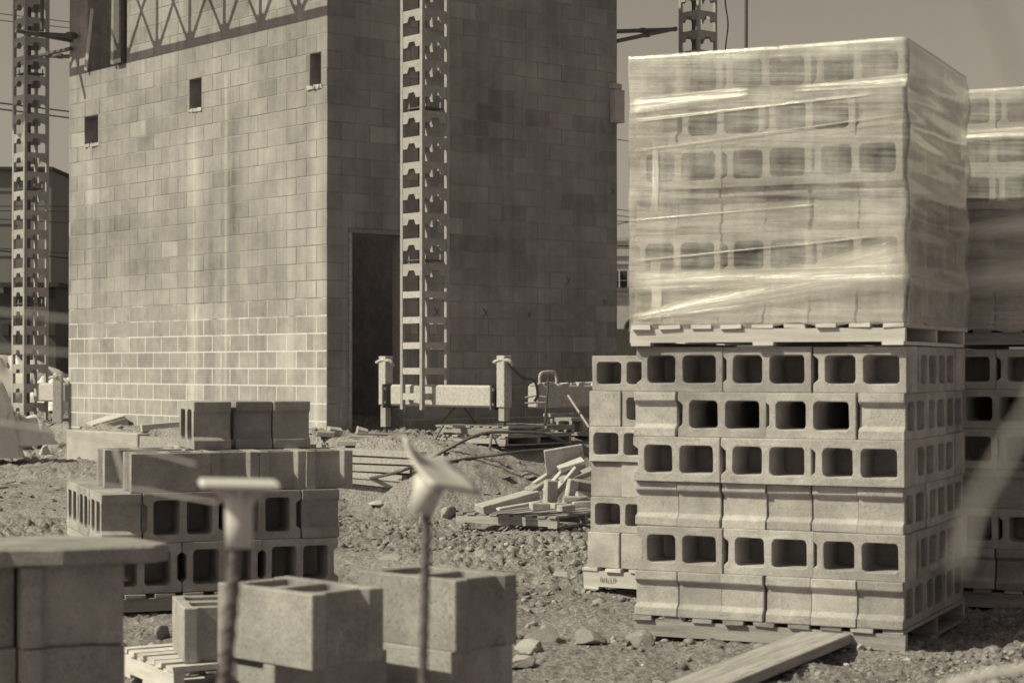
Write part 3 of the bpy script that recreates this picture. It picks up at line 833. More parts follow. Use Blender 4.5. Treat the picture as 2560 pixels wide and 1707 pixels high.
# ---- wrapped double stack at the right edge, mostly in shade
RG = Stack(tuple(BIG.P(.46, 1.62, 0)), PHI, B8)
pallet(tuple(RG.P(0, 0, -.028)), PHI, 1.19, 1.19, 'shaded timber pallet under the stack at the right edge', h=.105)
kr = lambda f, s, r: f is not None and f >= 1
cube(RG, 'CACABA', .078, 'right edge stack', 'blocks of the stack at the right edge', side=False, keep=kr)
pallet(tuple(RG.P(0, 0, 1.252)), PHI, 1.2, 1.19, 'timber pallet halfway up the stack at the right edge', h=.090)
cube(RG, 'CACABA', 1.343, 'right edge wrapped cube', 'blocks of the wrapped cube at the right edge', side=False, keep=kr)
film(RG, 1.335, TOPC + .008, 'loose stretch film round the upper cube at the right edge', 'stretch film on block cubes',
     [(1.55, 1.62, .20, .22, .0, 1.0, .006), (2.27, 2.30, .05, .07, .0, 1.0, .006), (1.80, 1.86, .10, .14, .3, 1.0, .010)])

# ---- pile of wide blocks left of the middle
PL = Stack((-1.995, 9.20, 0), R_(21), B10)
pallet(tuple(PL.P(-.02, -.02, -.05)), R_(21), 1.25, 1.2, 'shaded pallet under the wide block pile left of the middle', h=.098, mat='wood')
gp = 'wide blocks of the pile left of the middle'
q, hz, zb = .199, .2455, .05
what = 'the wide block pile'
for i in range(3):                            # bottom course: cores to the front
    place_block(B10, PL.m('F', (i + .5) * .399, .097, zb + hz / 2), 'shaded wide hollow block in the bottom row of the pile, %s' % pos_word(i, 3), gp)
    hide_block(B10, PL.m('F', (i + .5) * .399, 1.1, zb + hz / 2))
    for j in range(4): hide_block(B10, PL.m('S', .1 + (i * 2 + j % 2) * .199, .41 + (j // 2) * .4, zb + hz / 2))
for j in range(3):                            # second course: turned blocks at both ends
    nm = ('nearest', 'middle', 'farthest')[j]
    place_block(B10, PL.m('S', .097, .2 + j * .4, zb + 1.5 * hz), 'sunlit wide block at the left end of the second row of the pile, %s' % nm, gp)
    if j == 0: place_block(B10, PL.m('S', 1.10, .2, zb + 1.5 * hz), 'shaded wide block closing the second row of the pile on the right', gp)
    else: hide_block(B10, PL.m('S', 1.10, .2 + j * .4, zb + 1.5 * hz))
for i in range(2):
    place_block(B10, PL.m('F', .197 + (i + .5) * .402, .100, zb + 1.5 * hz), 'shaded wide hollow block in the second row of the pile, %s of two' % ('left', 'right')[i], gp)
    for j in range(4): hide_block(B10, PL.m('S', .297 + (i * 2 + j % 2) * .2, .41 + (j // 2) * .4, zb + 1.5 * hz))
zt = zb + 2 * hz + .097
place_block(B10, PL.m('V', .29, .60, zt), 'upright wide block set back at the left end of the third row', gp)
place_block(B10, PL.m('V', .345, .14, zt), 'upright wide block with its long face to the front, third row of the pile', gp)
place_block(B10, PL.m('V', .70, .60, zt), 'upright wide block behind the long one in the third row', gp)
for i in range(3):
    place_block(B10, PL.m('E', .660 + i * .248, .21, zt), 'upright wide block with grooved end forward, third row of the pile, %s of three' % ('left', 'middle', 'right')[i], gp)
    hide_block(B10, PL.m('E', .672 + i * .25, 1.0, zt))
z4 = zt + .097 + hz / 2
for i in range(3):
    place_block(B10, PL.m('S', .615 + (0, .225, .425)[i], .52 + (0, .03, .02)[i], z4), 'wide block lying on top of the pile, %s of three' % ('left', 'middle', 'right')[i], gp, jit=.002)

# ---- near pile at the bottom edge, wide upright blocks
NL, NW = Vector((.72, -.694, 0)), Vector((.694, .72, 0))
K1 = at(781, 1487, 4.83)
gn = 'wide blocks of the near pile at the bottom edge'
def near(l, w, z, label, twist=0.0):
    p = K1 + NL * (l - .1985) + NW * (w + .122); p.z = z
    m = frame(p, NL, NW, ZV) @ Matrix.Rotation(twist, 4, 'Z')
    place_block(B10, m, label, gn, jit=0)
zt1 = K1.z - .097
near(0, 0, zt1, 'sunlit upright wide block with two open cores, front left of the near pile')
near(.025, .4826, zt1 - .002, 'sunlit upright wide block standing apart at the right of the near pile', .01)
zt2 = zt1 - .196
near(-.0765, .0765, zt2, 'wide block of the second row under the front left one', math.pi / 2)
near(.01, .4826, zt2, 'shaded wide block of the second row under the right one of the near pile', .0)
for l_, w_ in ((0, 0), (0, .245), (0, .49), (-.4, 0), (-.4, .245), (-.4, .49)):
    p = K1 + NL * (l_ - .1985) + NW * (w_ + .122); p.z = zt2 - .196
    hide_block(B10, frame(p, NL, NW, ZV))
pl_o = K1 + NL * (-.85) + NW * (-.02); pl_o.z = .0

# ---- pallet with one block beside it
sp = hit_ground(308, 1680)
PH2 = R_(30)
near_c = at(433, 1667, 6.68)
s2, d2 = Vector((math.cos(PH2), math.sin(PH2), 0)), Vector((-math.sin(PH2), math.cos(PH2), 0))
o2 = Vector((near_c.x, near_c.y, near_c.z - .105))
# this one lies with its boards along s: build it turned a quarter
pallet(tuple(o2 + d2 * .56), PH2 - math.pi / 2, .56, 1.0, 'pale slatted pallet at the bottom left carrying a single block', h=.105, nb=6, mat='wood_pale')
kb = at(460, 1660, 6.75); kb.z = near_c.z + .002
ps = R_(16); s3, d3 = Vector((math.cos(ps), math.sin(ps), 0)), Vector((-math.sin(ps), math.cos(ps), 0))
pc = kb + s3 * .122 + d3 * .1985; pc.z = kb.z + .098
place_block(B10, frame(pc, d3, -s3, ZV), 'single upright wide block standing on the pale slatted pallet', 'loose wide blocks', jit=0)

# ---- dark near pile at the lower left corner
ps = R_(24); s4, d4 = Vector((math.cos(ps), math.sin(ps), 0)), Vector((-math.sin(ps), math.cos(ps), 0))
K3 = at(310, 1408, 4.6)
pallet(tuple(Vector((K3.x, K3.y, 0)) - s4 * .75 - d4 * .0 + ZV * .0), ps, .76, .8, 'hidden pallet under the dark corner pile', h=.1, nb=6)
for r in range(3):
    for i in range(3):
        p = K3 - s4 * (.122 + .25 * i) + d4 * (.1985 + .05 * i - (.012 if r else 0)); p.z = K3.z - .097 - r * .1955
        m = frame(p, d4, -s4, ZV)
        if i < 2 and r < 2:
            place_block(B10, m, 'dark shaded wide block of the corner pile, %s row, %s' % (('upper', 'lower')[r], ('right column', 'left column')[i]), 'blocks of the dark corner pile', jit=.003)
        else: hide_block(B10, m)
        p2 = p + d4 * .41; hide_block(B10, frame(p2, d4, -s4, ZV))
capo = K3 + ZV * .006
cp = [(-.95, -.05), (-.38, -.045), (-.28, -.035), (-.16, -.07), (.06, -.075), (.105, -.03), (.06, .16), (-.10, .30), (-.55, .34), (-.95, .30)]
mb = MB(); mb.prism(cp, .042, frame(capo, s4, d4, ZV))
tag(mb.build('cap_slab', 'block_wide', bevel=.005), 'broken flat slab lying on top of the dark corner pile', 'slab')

tag(HIDDEN.build('concrete_blocks', 'block'), 'remaining hollow blocks inside and at the back of the piles', kind='stuff')

# ================================================================== MASTS
MA = .38
PITCHR = .273
def mast_meshes():
    hgt = .115; w = MA - .07
    # rung plate with a notch in its lower edge
    pts = [(-w / 2, hgt / 2), (-w / 2, -hgt / 2 - .012), (-w * .24, -hgt / 2 - .012), (-w * .15, -.012), (w * .15, -.012), (w * .24, -hgt / 2 - .012), (w / 2, -hgt / 2 - .012), (w / 2, hgt / 2)]
    mb = MB(); mb.prism(pts, .012)
    a = mb.mesh('rung_plate')
    mb = MB(); mb.box((0, 0, .006), (w, .07, .012)); b = mb.mesh('rung_bar')
    a.materials.append(M['steel']); b.materials.append(M['beam'])
    return a, b
RUNG, BAR = mast_meshes()
def mast(cx, cy, z0, z1, plain, label, phase=0.0):
    root = tag(empty('rack_mast', (cx, cy, z0)), label, 'mast', 'lattice masts of the climbing platform')
    c = Vector((cx, cy, 0)); h = MA / 2
    for i, (sa, sb) in enumerate(((-1, -1), (1, -1), (1, 1), (-1, 1))):
        mb = MB(); p = c + E1 * (sa * (h - .021)) + E2 * (sb * (h - .021))
        mb.box((0, 0, (z0 + z1) / 2), (.042, .042, z1 - z0), frame((p.x, p.y, 0), E1, E2))
        mb.build('post', 'steel', root)
    # a rack post inside
    mb = MB(); p = c + E1 * .02 + E2 * .10
    mb.box((0, 0, (z0 + z1) / 2), (.05, .03, z1 - z0), frame((p.x, p.y, 0), E1, E2)); mb.build('rack', 'steel_dark', root)
    z = z0 + .14 + phase; k = 0
    while z < z1 - .05:
        for nrm, tan in ((-E1, E2), (E1, -E2), (-E2, -E1), (E2, E1)):
            p = c + nrm * (h - .016); p.z = z
            link('rung', BAR if k < plain else RUNG, None, root, frame(p, -tan, ZV, (-tan).cross(ZV)))
        if k % 6 == 5:                         # bolted joint plates
            mb = MB(); p = c; mb.box((0, 0, 0), (MA - .09, MA - .09, .014), frame((p.x, p.y, z + .10), E1, E2))
            mb.build('joint_plate', 'steel_dark', root)
            for sa, sb in ((-1, -1), (1, -1), (1, 1), (-1, 1)):
                mb = MB(); pp = c + E1 * sa * (h - .07) + E2 * sb * (h - .07)
                mb.tube([(pp.x, pp.y, z + .05), (pp.x, pp.y, z + .17)], .011, 6); mb.build('bolt', 'steel', root)
        z += PITCHR; k += 1
    return root
MC = at(1062, 900, 20.45); mast_c = mast(MC.x, MC.y, .70, 8.6, 5, 'tall sunlit lattice mast with notched rungs in front of the tower door')
ML = at(75, 900, 27.0); mast_l = mast(ML.x, ML.y, .40, 8.6, 0, 'lattice mast at the left edge with its upper part in shade', .05)
MR = at(1746, 900, 26.3); mast(MR.x, MR.y, .40, 9.0, 0, 'dark lattice mast rising behind the film wrapped stack', .02)

# base of the middle mast: beam, jacks and rear beam
base = mast_c
BA, BB = at(972, 960, 20.85), at(1255, 960, 19.62)
bx_ = (BB - BA); bx_.z = 0; blen = bx_.length; bx_.normalize(); by_ = ZV.cross(bx_)
fb_ = frame((BA.x, BA.y, 0), bx_, by_, ZV)
zlo, zhi = .735, .965
mb = MB(); mb.box((blen / 2, .02, (zlo + zhi) / 2), (blen - .16, .16, zhi - zlo), fb_); mb.build('beam', 'beam', base, bevel=.02)
for x in (.02, blen - .06):
    mb = MB(); mb.box((x, .0, (zlo + zhi) / 2 - .01), (.02, .22, zhi - zlo + .03), fb_); mb.build('flange', 'steel_dark', base)
    for zz in (.77, .92):
        mb = MB(); mb.tube([fb_ @ Vector((x - .02, -.085, zz)), fb_ @ Vector((x + .02, -.085, zz))], .018, 6); mb.build('bolt', 'steel', base)
for j, (x, zt_, zb_) in enumerate(((-.05, 1.235, .50), (blen + .03, 1.235, .60))):
    mb = MB(); mb.box((x, 0, (zt_ + .62) / 2 + .08), (.115, .115, zt_ - .70), fb_); jo = mb.build('jack_sleeve', 'beam', base, bevel=.006)
    mb = MB(); mb.box((x, 0, (zb_ + .9) / 2), (.08, .08, .9 - zb_), fb_); mb.build('jack_leg', 'steel', base)
    mb = MB(); p = fb_ @ Vector((x, 0, zb_)); mb.tube([p, p + ZV * -.06], .022, 10); mb.build('jack_screw', 'steel_dark', base)
    mb = MB(); mb.box((x, 0, zb_ - .066), (.17, .17, .012), fb_); mb.build('foot_plate', 'steel_dark', base)
    mb = MB(); mb.tube([fb_ @ Vector((x - .10, -.05, zt_ - .03)), fb_ @ Vector((x, -.05, zt_)), fb_ @ Vector((x + .11, -.03, zt_ - .01)), fb_ @ Vector((x + .13, .0, zt_ - .07))], .02, 6); mb.build('crank', 'beam', base, smooth=True)
# diagonal stays and the rear beam along the shaded wall
RB0, RB1 = at(1330, 965, 20.1), at(1640, 965, 21.4)
rx_ = RB1 - RB0; rx_.z = 0; rl = rx_.length; rx_.normalize(); fr_ = frame((RB0.x, RB0.y, 0), rx_, ZV.cross(rx_), ZV)
mb = MB(); mb.box((rl / 2, 0, .84), (rl, .15, .24), fr_); mb.build('rear_beam', 'beam', base, bevel=.015)
mb = MB()
for q_ in range(46):
    mb.box((rl * (q_ + .5) / 46, wob(.03), .965 + wob(.006)), (.05, .10, .03 + wob(.014)), fr_, .008)
mb.build('mortar_crust', 'slab', base)
mb = MB(); hp = fr_ @ Vector((.1, -.02, .95))
mb.tube(spline([hp, hp + ZV * .12, hp + ZV * .15 + rx_ * .06, hp + ZV * .15 + rx_ * .20, hp + ZV * .10 + rx_ * .24, hp + rx_ * .24]), .017, 6); mb.build('handle', 'beam', base, smooth=True)
for (p0, p1) in (((1140, 1015), (1095, 1065)), ((1158, 1015), (1190, 1060))):
    mb = MB(); mb.tube([at(*p0, 20.4), at(*p1, 20.4)], .011, 6); mb.build('stay', 'steel_dark', base)
hs = fb_ @ Vector((blen + .09, .02, 1.19))
hose_pts = [hs, hs + Vector((.05, 0, -.06)), at(1310, 945, 19.7), at(1335, 950, 19.7), at(1345, 985, 19.7), at(1336, 1003, 19.7)]
mb = MB(); mb.tube(spline(hose_pts), .016, 8); tag(mb.build('lead', 'rubber', smooth=True), 'short dark lead hanging from the right jack of the mast base', 'cable')
tr = tag(empty('steel_trestle', at(1368, 1060, 19.9)), 'thin dark steel trestle rod with two pale bars beside the right jack', 'trestle')
mb = MB(); mb.tube([at(1371, 945, 19.9), at(1362, 1062, 19.9)], .013, 6); mb.build('rod', 'steel_dark', tr)
for y in (992, 1006):
    mb = MB(); mb.tube([at(1312, y + 2, 19.9), at(1338, y - 3 if y < 1000 else y, 19.9), at(1366, y + 1, 19.9)], .010, 6); mb.build('bar', 'steel', tr)
mb = MB(); mb.tube([at(1420, 988, 20.2), at(1473, 1068, 19.9)], .014, 6)
tag(mb.build('loose_rod', 'steel'), 'thin steel rod leaning against the rear beam left of the low stack', 'rod')

# left mast base
lb = mast_l
mb = MB(); fl = frame((ML.x, ML.y, 0), E1, E2); mb.box((.25, -.55, .80), (.5, .9, .26), fl); mb.build('beam', 'beam', lb, bevel=.02)
pj = at(145, 1000, 25.9); mb = MB(); mb.box((pj.x, pj.y, .72), (.12, .12, .66)); mb.build('jack_sleeve', 'beam', lb, bevel=.006)
mb = MB(); mb.tube([(pj.x - .12, pj.y, 1.0), (pj.x, pj.y - .07, 1.02)], .015, 6); mb.build('crank', 'steel', lb)

# ties from masts to the tower
def tie(name, segs, label, r=.028):
    root = tag(empty(name, segs[0][0]), label, 'tie', 'wall ties of the masts')
    for a, b in segs:
        mb = MB(); mb.tube([a, b], r, 8); mb.build('tie_tube', 'steel_dark', root)
        m_ = (Vector(a) + Vector(b)) / 2
        mb = MB(); mb.lathe([(.045, -.03), (.045, .03)], Matrix.Translation(m_), 8); mb.build('coupler', 'steel_dark', root)
    return root
tie('mast_tie', [(at(70, 146, 26.7), at(178, 122, 25.8)), (at(116, 140, 26.6), at(186, 142, 25.9))], 'two dark tie tubes from the left mast to the tower edge')
tie('mast_tie', [(at(1690, 74, 26.0), at(1520, 80, 24.6)), (at(1690, 72, 26.0), at(1540, 104, 24.6))], 'two dark tie tubes from the tower to the right mast')
bk = tag(empty('tie_bracket', tw(0, 5.75, 5.6)), 'small steel tie bracket at the upper left edge of the sunlit wall', 'bracket')
mb = MB(); mb.lathe([(.07, -.04), (.07, .04)], Matrix.Translation(tw(-.1, 5.82, 5.66)), 10); mb.build('clamp', 'steel_dark', bk)
for pa, pb in ((tw(-.02, 5.96, 5.62), tw(-.85, 5.95, 5.66)), (tw(-.45, 5.98, 5.7), tw(-.45, 5.98, 6.15)), (tw(-.02, 5.8, 5.66), tw(-.5, 6.0, 5.66))):
    mb = MB(); mb.tube([pa, pb], .03, 6); mb.build('bracket_tube', 'steel_dark', bk)

# climbing work platform above the picture: only its shadow falls into view
SL = SUN.dot(-E1); ST = SUN.dot(E2) / SL; SZ = SUN.z / SL
def caster(u, z, dist): return tw(-dist, u + ST * dist, z + SZ * dist)
plat = tag(empty('work_platform', tw(-1, 2, 6.3)), 'steel truss work platform above the picture casting a truss shadow on the sunlit wall', 'work platform')
DP = 1.0
def lw(x, y):                                  # source pixel -> sunlit wall coordinates
    d = ray(x, y); t = (C - CO).dot(E1) / d.dot(E1); p = CO + d * t
    return (p - C).dot(E2), p.z
uA, zA = lw(300, 170); uB, zB = lw(817, 20)
zc_ = .5 * (zA + zB)
mb = MB(); mb.tube([caster(-1.2, zc_ + .03, DP), caster(6.9, zc_ + .03, DP)], .042, 6); mb.build('bottom_chord', 'steel_dark', plat)
mb = MB(); mb.tube([caster(-1.2, zc_ + 1.15, DP), caster(6.9, zc_ + 1.15, DP)], .042, 6); mb.build('top_chord', 'steel_dark', plat)
nodes = [lw(0.3656 * x, .3656 * y)[0] for x, y in ((1075, 370), (1297, 300), (1540, 240), (2045, 95))]
stepu = (nodes[0] - nodes[3]) / 4
nds = [nodes[3] + stepu * i for i in range(-1, 8)]
for i, u in enumerate(nds):
    if i % 1 == 0:
        for k in (-1, 1):
            mb = MB(); mb.tube([caster(u, zc_, DP), caster(u + k * stepu * .95, zc_ + 1.15, DP)], .026, 5); mb.build('brace', 'steel_dark', plat)
        mb = MB(); mb.tube([caster(u, zc_, DP), caster(u, zc_ + 1.15, DP)], .034, 5); mb.build('upright', 'steel_dark', plat)
        mb = MB(); mb.box((0, 0, 0), (.02, .16, .17), frame(caster(u, zc_ + .08, DP), E1, E2)); mb.build('gusset', 'steel_dark', plat)
mb = MB(); mb.box((0, 0, 0), (.7, .62, 1.6), frame(caster(5.80, 6.5, DP), E1, E2)); mb.build('shade_box', 'steel_dark', plat)  # unseen box added to shade the upper left of the sunlit wall
mb = MB(); mb.box((ML.x - 1.5, ML.y - .40, 6.95), (2.3, 1.3, .10)); mb.build('deck', 'wood_dark', plat)  # unseen deck added to keep the left mast's upper part in shade

# pole and hanging cable behind the wrapped stack
mb = MB(); mb.tube([at(1864, 420, 27), at(1866, -180, 27)], .026, 8)
tag(mb.build('steel_pole', 'steel_dark'), 'thin vertical dark pole against the sky right of the right mast', 'pole')
mb = MB(); mb.tube(spline([at(1810, -120, 26.6), at(1813, 0, 26.6), at(1820, 60, 26.6), at(1815, 110, 26.6), at(1809, 190, 26.6), at(1815, 420, 26.6)]), .010, 6)
tag(mb.build('hanging_cable', 'cable'), 'thin black cable hanging beside the right mast', 'cable')

# ================================================================== DEBRIS AND SITE CLUTTER
# two stacked pallets under the right jack
PQ = R_(-43)
pq = at(1085, 1105, 19.95)
for k in range(2):
    o_ = Vector((pq.x - .0 + .03 * k, pq.y + .02 * k, .355 + .098 * k))
    pallet(tuple(o_), PQ, 1.03, 1.02, ('lower' if k == 0 else 'upper') + ' weathered pallet of the two stacked under the right jack', h=.095, nb=8)
for i, (x, y, l_, w_, t_, rz) in enumerate(((1245, 1062, .38, .16, .045, .3), (1330, 1064, .32, .12, .045, -.2), (1290, 1072, .8, .10, .03, -.1), (1180, 1068, .5, .09, .03, .5), (1380, 1078, .5, .09, .03, .7))):
    p = at(x, y, 19.75); mb = MB(); mb.box((0, 0, 0), (l_, w_, t_), Matrix.Translation((p.x, p.y, .515 + .02 * (i % 2))) @ Matrix.Rotation(rz, 4, 'Z') @ Matrix.Rotation(wob(.06), 4, 'Y'), .006)
    tag(mb.build('wood_offcut', 'wood'), ('short thick timber offcut left of the right jack', 'short thick timber offcut right of the right jack', 'long flat board lying across the two stacked pallets', 'thin board on the left corner of the stacked pallets', 'thin board on the right corner of the stacked pallets')[i], 'offcut', 'offcuts on the stacked pallets')

# tipped pallet of broken slabs
PD = R_(-31)
dp = at(1139, 1302, 17.04)
o_ = Vector((dp.x, dp.y, -.25))
pallet(tuple(o_), PD, 1.05, 1.05, 'weathered slatted pallet carrying a heap of broken slabs', h=.105, nb=9)
sD, dD = Vector((math.cos(PD), math.sin(PD), 0)), Vector((-math.sin(PD), math.cos(PD), 0))
def chunk(name, mat, px, py, depth, size, rot, label, cat, group, bevel=.006, jit=.008):
    p = at(px, py, depth); mb = MB(); mb.box((0, 0, 0), size, None, jit)
    me = mb.mesh(name, False, bevel)
    mw = Matrix.Translation(p) @ Matrix.Rotation(rot[2], 4, 'Z') @ Matrix.Rotation(rot[1], 4, 'Y') @ Matrix.Rotation(rot[0], 4, 'X')
    return tag(link(name, me, mat, None, mw), label, cat, group)
gr = 'broken slabs on the pallet'
CH = [  # px, py, depth, size, rot(x,y,z), label
    (1268, 1254, 18.75, (.62, .22, .085), (.05, -.20, .42), 'long pale broken slab sloping off the left of the rubble heap'),
    (1300, 1262, 18.6, (.48, .10, .03), (.0, -.14, .35), 'thin strip of slab beneath the long pale slab'),
    (1412, 1148, 18.9, (.40, .035, .26), (.30, -.17, .12), 'large grey slab standing on edge at the top of the heap'),
    (1428, 1162, 18.75, (.26, .12, .05), (.2, -.30, .2), 'cracked pale slab piece below the standing grey slab'),
    (1408, 1206, 18.7, (.40, .13, .055), (.25, -.85, .15), 'steep tilted pale slab in the middle of the heap'),
    (1388, 1200, 18.8, (.30, .10, .05), (.1, -.80, .2), 'narrow tilted slab left of the steep one'),
    (1376, 1232, 18.55, (.12, .085, .24), (.0, .05, .5), 'upright block piece standing at the front of the heap'),
    (1440, 1190, 18.7, (.34, .10, .06), (.4, -.35, .1), 'dark slab wedge at the right of the heap'),
    (1455, 1212, 18.6, (.20, .10, .09), (.3, .15, .3), 'squat block piece at the right side of the heap'),
    (1430, 1222, 18.5, (.10, .09, .19), (.2, .12, .4), 'small dark upright piece right of the upright block piece'),
    (1438, 1250, 18.4, (.24, .10, .07), (.0, .0, .1), 'rough pale slab end lying low at the right of the heap'),
    (1352, 1265, 18.35, (.21, .12, .07), (.0, .0, .35), 'flat pale brick at the front left on the pallet'),
    (1398, 1264, 18.2, (.15, .12, .065), (.0, .0, .4), 'first brick in the front middle of the pallet deck'),
    (1415, 1269, 18.1, (.15, .12, .065), (.0, .0, .45), 'second brick in the front middle of the pallet deck'),
    (1455, 1260, 18.2, (.18, .10, .06), (.0, .0, .2), 'brick at the right of the pallet deck'),
    (1462, 1240, 18.5, (.20, .10, .03), (.9, .2, .6), 'thin shard leaning at the right edge of the heap'),
    (1345, 1215, 18.9, (.22, .16, .06), (.1, -.45, .5), 'crumbling pale piece behind the long slab'),
    (1362, 1192, 18.95, (.26, .09, .05), (.1, -.55, .3), 'speckled slab strip high on the left of the heap'),
]
for (x, y, dpt, sz, rt, lb_) in CH: chunk('broken_slab', 'rubble', x, y, dpt - 2.0, tuple(k * .89 for k in sz), rt, lb_, 'slab', gr)

# debris on the footing and by the door
CH2 = [
    (265, 1052, 24.6, (.45, .26, .06), (.1, -.25, .5), 'slab', 'flaking pale slab leaning on the footing at the left'),
    (290, 1060, 24.3, (.30, .05, .09), (.0, -.22, .4), 'wood', 'dark board edge beside the flaking pale slab'),
    (402, 1066, 23.4, (.50, .14, .09), (.0, -.08, .35), 'slab', 'grey kerb like piece on the footing ledge'),
    (838, 1079, 20.7, (.16, .10, .08), (.2, .1, .3), 'rubble', 'pale broken piece beside the door jamb'),
    (815, 1084, 20.5, (.20, .10, .05), (.1, .1, .1), 'rubble', 'flat broken piece at the tower corner'),
    (895, 1107, 20.1, (.44, .10, .05), (.0, .0, -.15), 'wood', 'short grey plank lying left of the stacked pallets'),
    (955, 1086, 20.4, (.55, .09, .03), (.0, .03, .12), 'wood', 'thin plank among the scraps under the left jack'),
    (1015, 1098, 20.1, (.62, .07, .035), (.0, -.02, .18), 'wood', 'long thin batten right of the left jack'),
    (925, 1092, 20.3, (.35, .12, .03), (.0, .05, -.3), 'wood', 'splintered board scrap in front of the left jack'),
    (905, 1078, 20.6, (.12, .10, .06), (.3, .2, .2), 'rubble', 'small pale lump left of the left jack'),
    (1006, 1090, 20.3, (.30, .10, .025), (.0, -.06, .5), 'wood', 'flat board scrap beside the long batten'),
    (228, 1168, 22.5, (.34, .10, .05), (.0, -.18, .75), 'wood', 'short plank on the soil left of the wide block pile'),
    (1215, 1227, 18.6, (.22, .09, .02), (.0, -.05, .2), 'wood_pale', 'pale paper like strip lying on the soil mound'),
]
for i, (x, y, dpt, sz, rt, mt, lb_) in enumerate(CH2):
    chunk({'wood': 'board_scrap', 'wood_pale': 'board_scrap'}.get(mt, 'broken_slab'), mt, x, y, dpt, sz, rt, lb_, 'board' if mt.startswith('wood') else 'slab', 'scraps around the tower foot')
jp = at(968, 1080, 20.85); mb = MB(); mb.box((0, 0, 0), (.5, .3, .07), Matrix.Translation((jp.x, jp.y, .40)), .02)
tag(mb.build('jack_pad', 'wood', bevel=.006), 'timber pad under the left jack', 'pad')

# hoses over the pallets
def hose(pts, r, label):
    mb = MB(); mb.tube(spline(pts, 10), r, 10)
    return tag(mb.build('hose', 'rubber', smooth=True), label, 'hose', 'rubber hoses on the soil mound')
hose([hit_ground(830, 1205) + ZV * .02, hit_ground(900, 1203) + ZV * .02, at(985, 1182, 18.9), at(1060, 1154, 18.9), at(1120, 1122, 18.9), at(1175, 1094, 18.9), at(1220, 1081, 18.9), at(1290, 1080, 18.9), at(1360, 1084, 18.95), at(1400, 1100, 19.0), at(1445, 1125, 19.1), at(1500, 1150, 19.2)], .0165, 'dark rubber hose arching over the stacked pallets')
hose([hit_ground(855, 1215) + ZV * .02, hit_ground(930, 1211) + ZV * .02, hit_ground(1000, 1196) + ZV * .03, hit_ground(1080, 1172) + ZV * .03, hit_ground(1180, 1152) + ZV * .03, at(1260, 1134, 18.8), at(1330, 1126, 18.9), at(1400, 1124, 19.0), at(1450, 1128, 19.1)], .0165, 'dark rubber hose lying on the soil below the stacked pallets')
mb = MB(); mb.tube(spline([at(1108, 1063, 19.8), at(1092, 1090, 19.8), at(1078, 1125, 19.8)]), .012, 6)
tag(mb.build('strap', 'wood_dark'), 'short strap hanging at the left corner of the stacked pallets', 'strap')
mb = MB(); mb.tube(spline([at(1228, 1084, 19.35), at(1227, 1105, 19.3), at(1222, 1130, 19.3)]), .014, 6)
tag(mb.build('strap', 'wood_dark'), 'dark strap across the face of the stacked pallets', 'strap')

# loose block and tool by the shaded wall
lbm = frame(at(1437, 1066, 20.6), (math.cos(-.5), math.sin(-.5), 0), ZV)
place_block(B8, lbm, 'lone hollow block in the shade behind the low stack', 'loose blocks by the shaded wall', jit=0)
lbm = frame(at(1408, 1055, 20.9), (math.cos(.4), math.sin(.4), 0), ZV)
place_block(B8, lbm, 'lone block lying against the shaded wall beside the other', 'loose blocks by the shaded wall', jit=0)

# plank at the bottom right
pa, pb, pc_ = hit_ground(2073, 1632), hit_ground(1833, 1720), None
ax = (pa - pb); ax.z = 0; ax.normalize(); ay = ZV.cross(ax)
mb = MB(); mb.box((0, 0, 0), (1.7, .215, .04), None, .003)
pm = frame(pa + ZV * .062 - ax * .85, ax, ay, ZV) @ Matrix.Rotation(-.012, 4, 'Y')
tag(link('plank', mb.mesh('plank', bevel=.004), 'wood', None, pm), 'broad grey plank lying on the ground before the unwrapped stack', 'plank')

# ------------------------------------------------------------------ stones and gravel
def rock_mesh(seed, sub=3):
    """Broken stone: a lumpy ball cut by random planes."""
    rnd = random.Random(seed * 13 + 1)
    bm = bmesh.new(); bmesh.ops.create_icosphere(bm, subdivisions=sub, radius=1.0)
    o = Vector((seed * 3.7, seed * 1.3, 0))
    cuts = []
    for _ in range(11):
        d = Vector((rnd.gauss(0, 1), rnd.gauss(0, 1), rnd.gauss(0, 1))).normalized()
        cuts.append((d, rnd.uniform(.42, .78)))
    for v in bm.verts:
        v.co *= 1 + .16 * mnoise.noise(v.co * 1.1 + o)
        for d, t in cuts:
            k = v.co.dot(d)
            if k > t: v.co -= d * (k - t) * .97
        v.co *= 1.25 + .05 * mnoise.noise(v.co * 6 + o)
    me = bpy.data.meshes.new('stone'); bm.to_mesh(me); bm.free()
    return me
ROCKS = [rock_mesh(i, 3) for i in range(7)]
ROCKS2 = []
for r in ROCKS:
    r.materials.append(M['stone']); c_ = r.copy(); c_.materials.clear(); c_.materials.append(M['rubble']); ROCKS2.append(c_)
def stone(px, py, wpx, hpx, label, group, pale=False, sink=.35, turn=None):
    p = hit_ground(px, py)
    sx = wpx / 2 * p.y / FPX; sz = hpx / 2 * p.y / FPX
    me = (ROCKS2 if pale else ROCKS)[random.randrange(7)]
    o = link('stone', me, None, None, Matrix.Translation(p + ZV * sz * (1 - sink)) @ Matrix.Rotation(random.uniform(0, 6) if turn is None else turn, 4, 'Z') @ Matrix.Diagonal((sx, sx * .8, sz, 1)))
    return tag(o, label, 'stone', group)
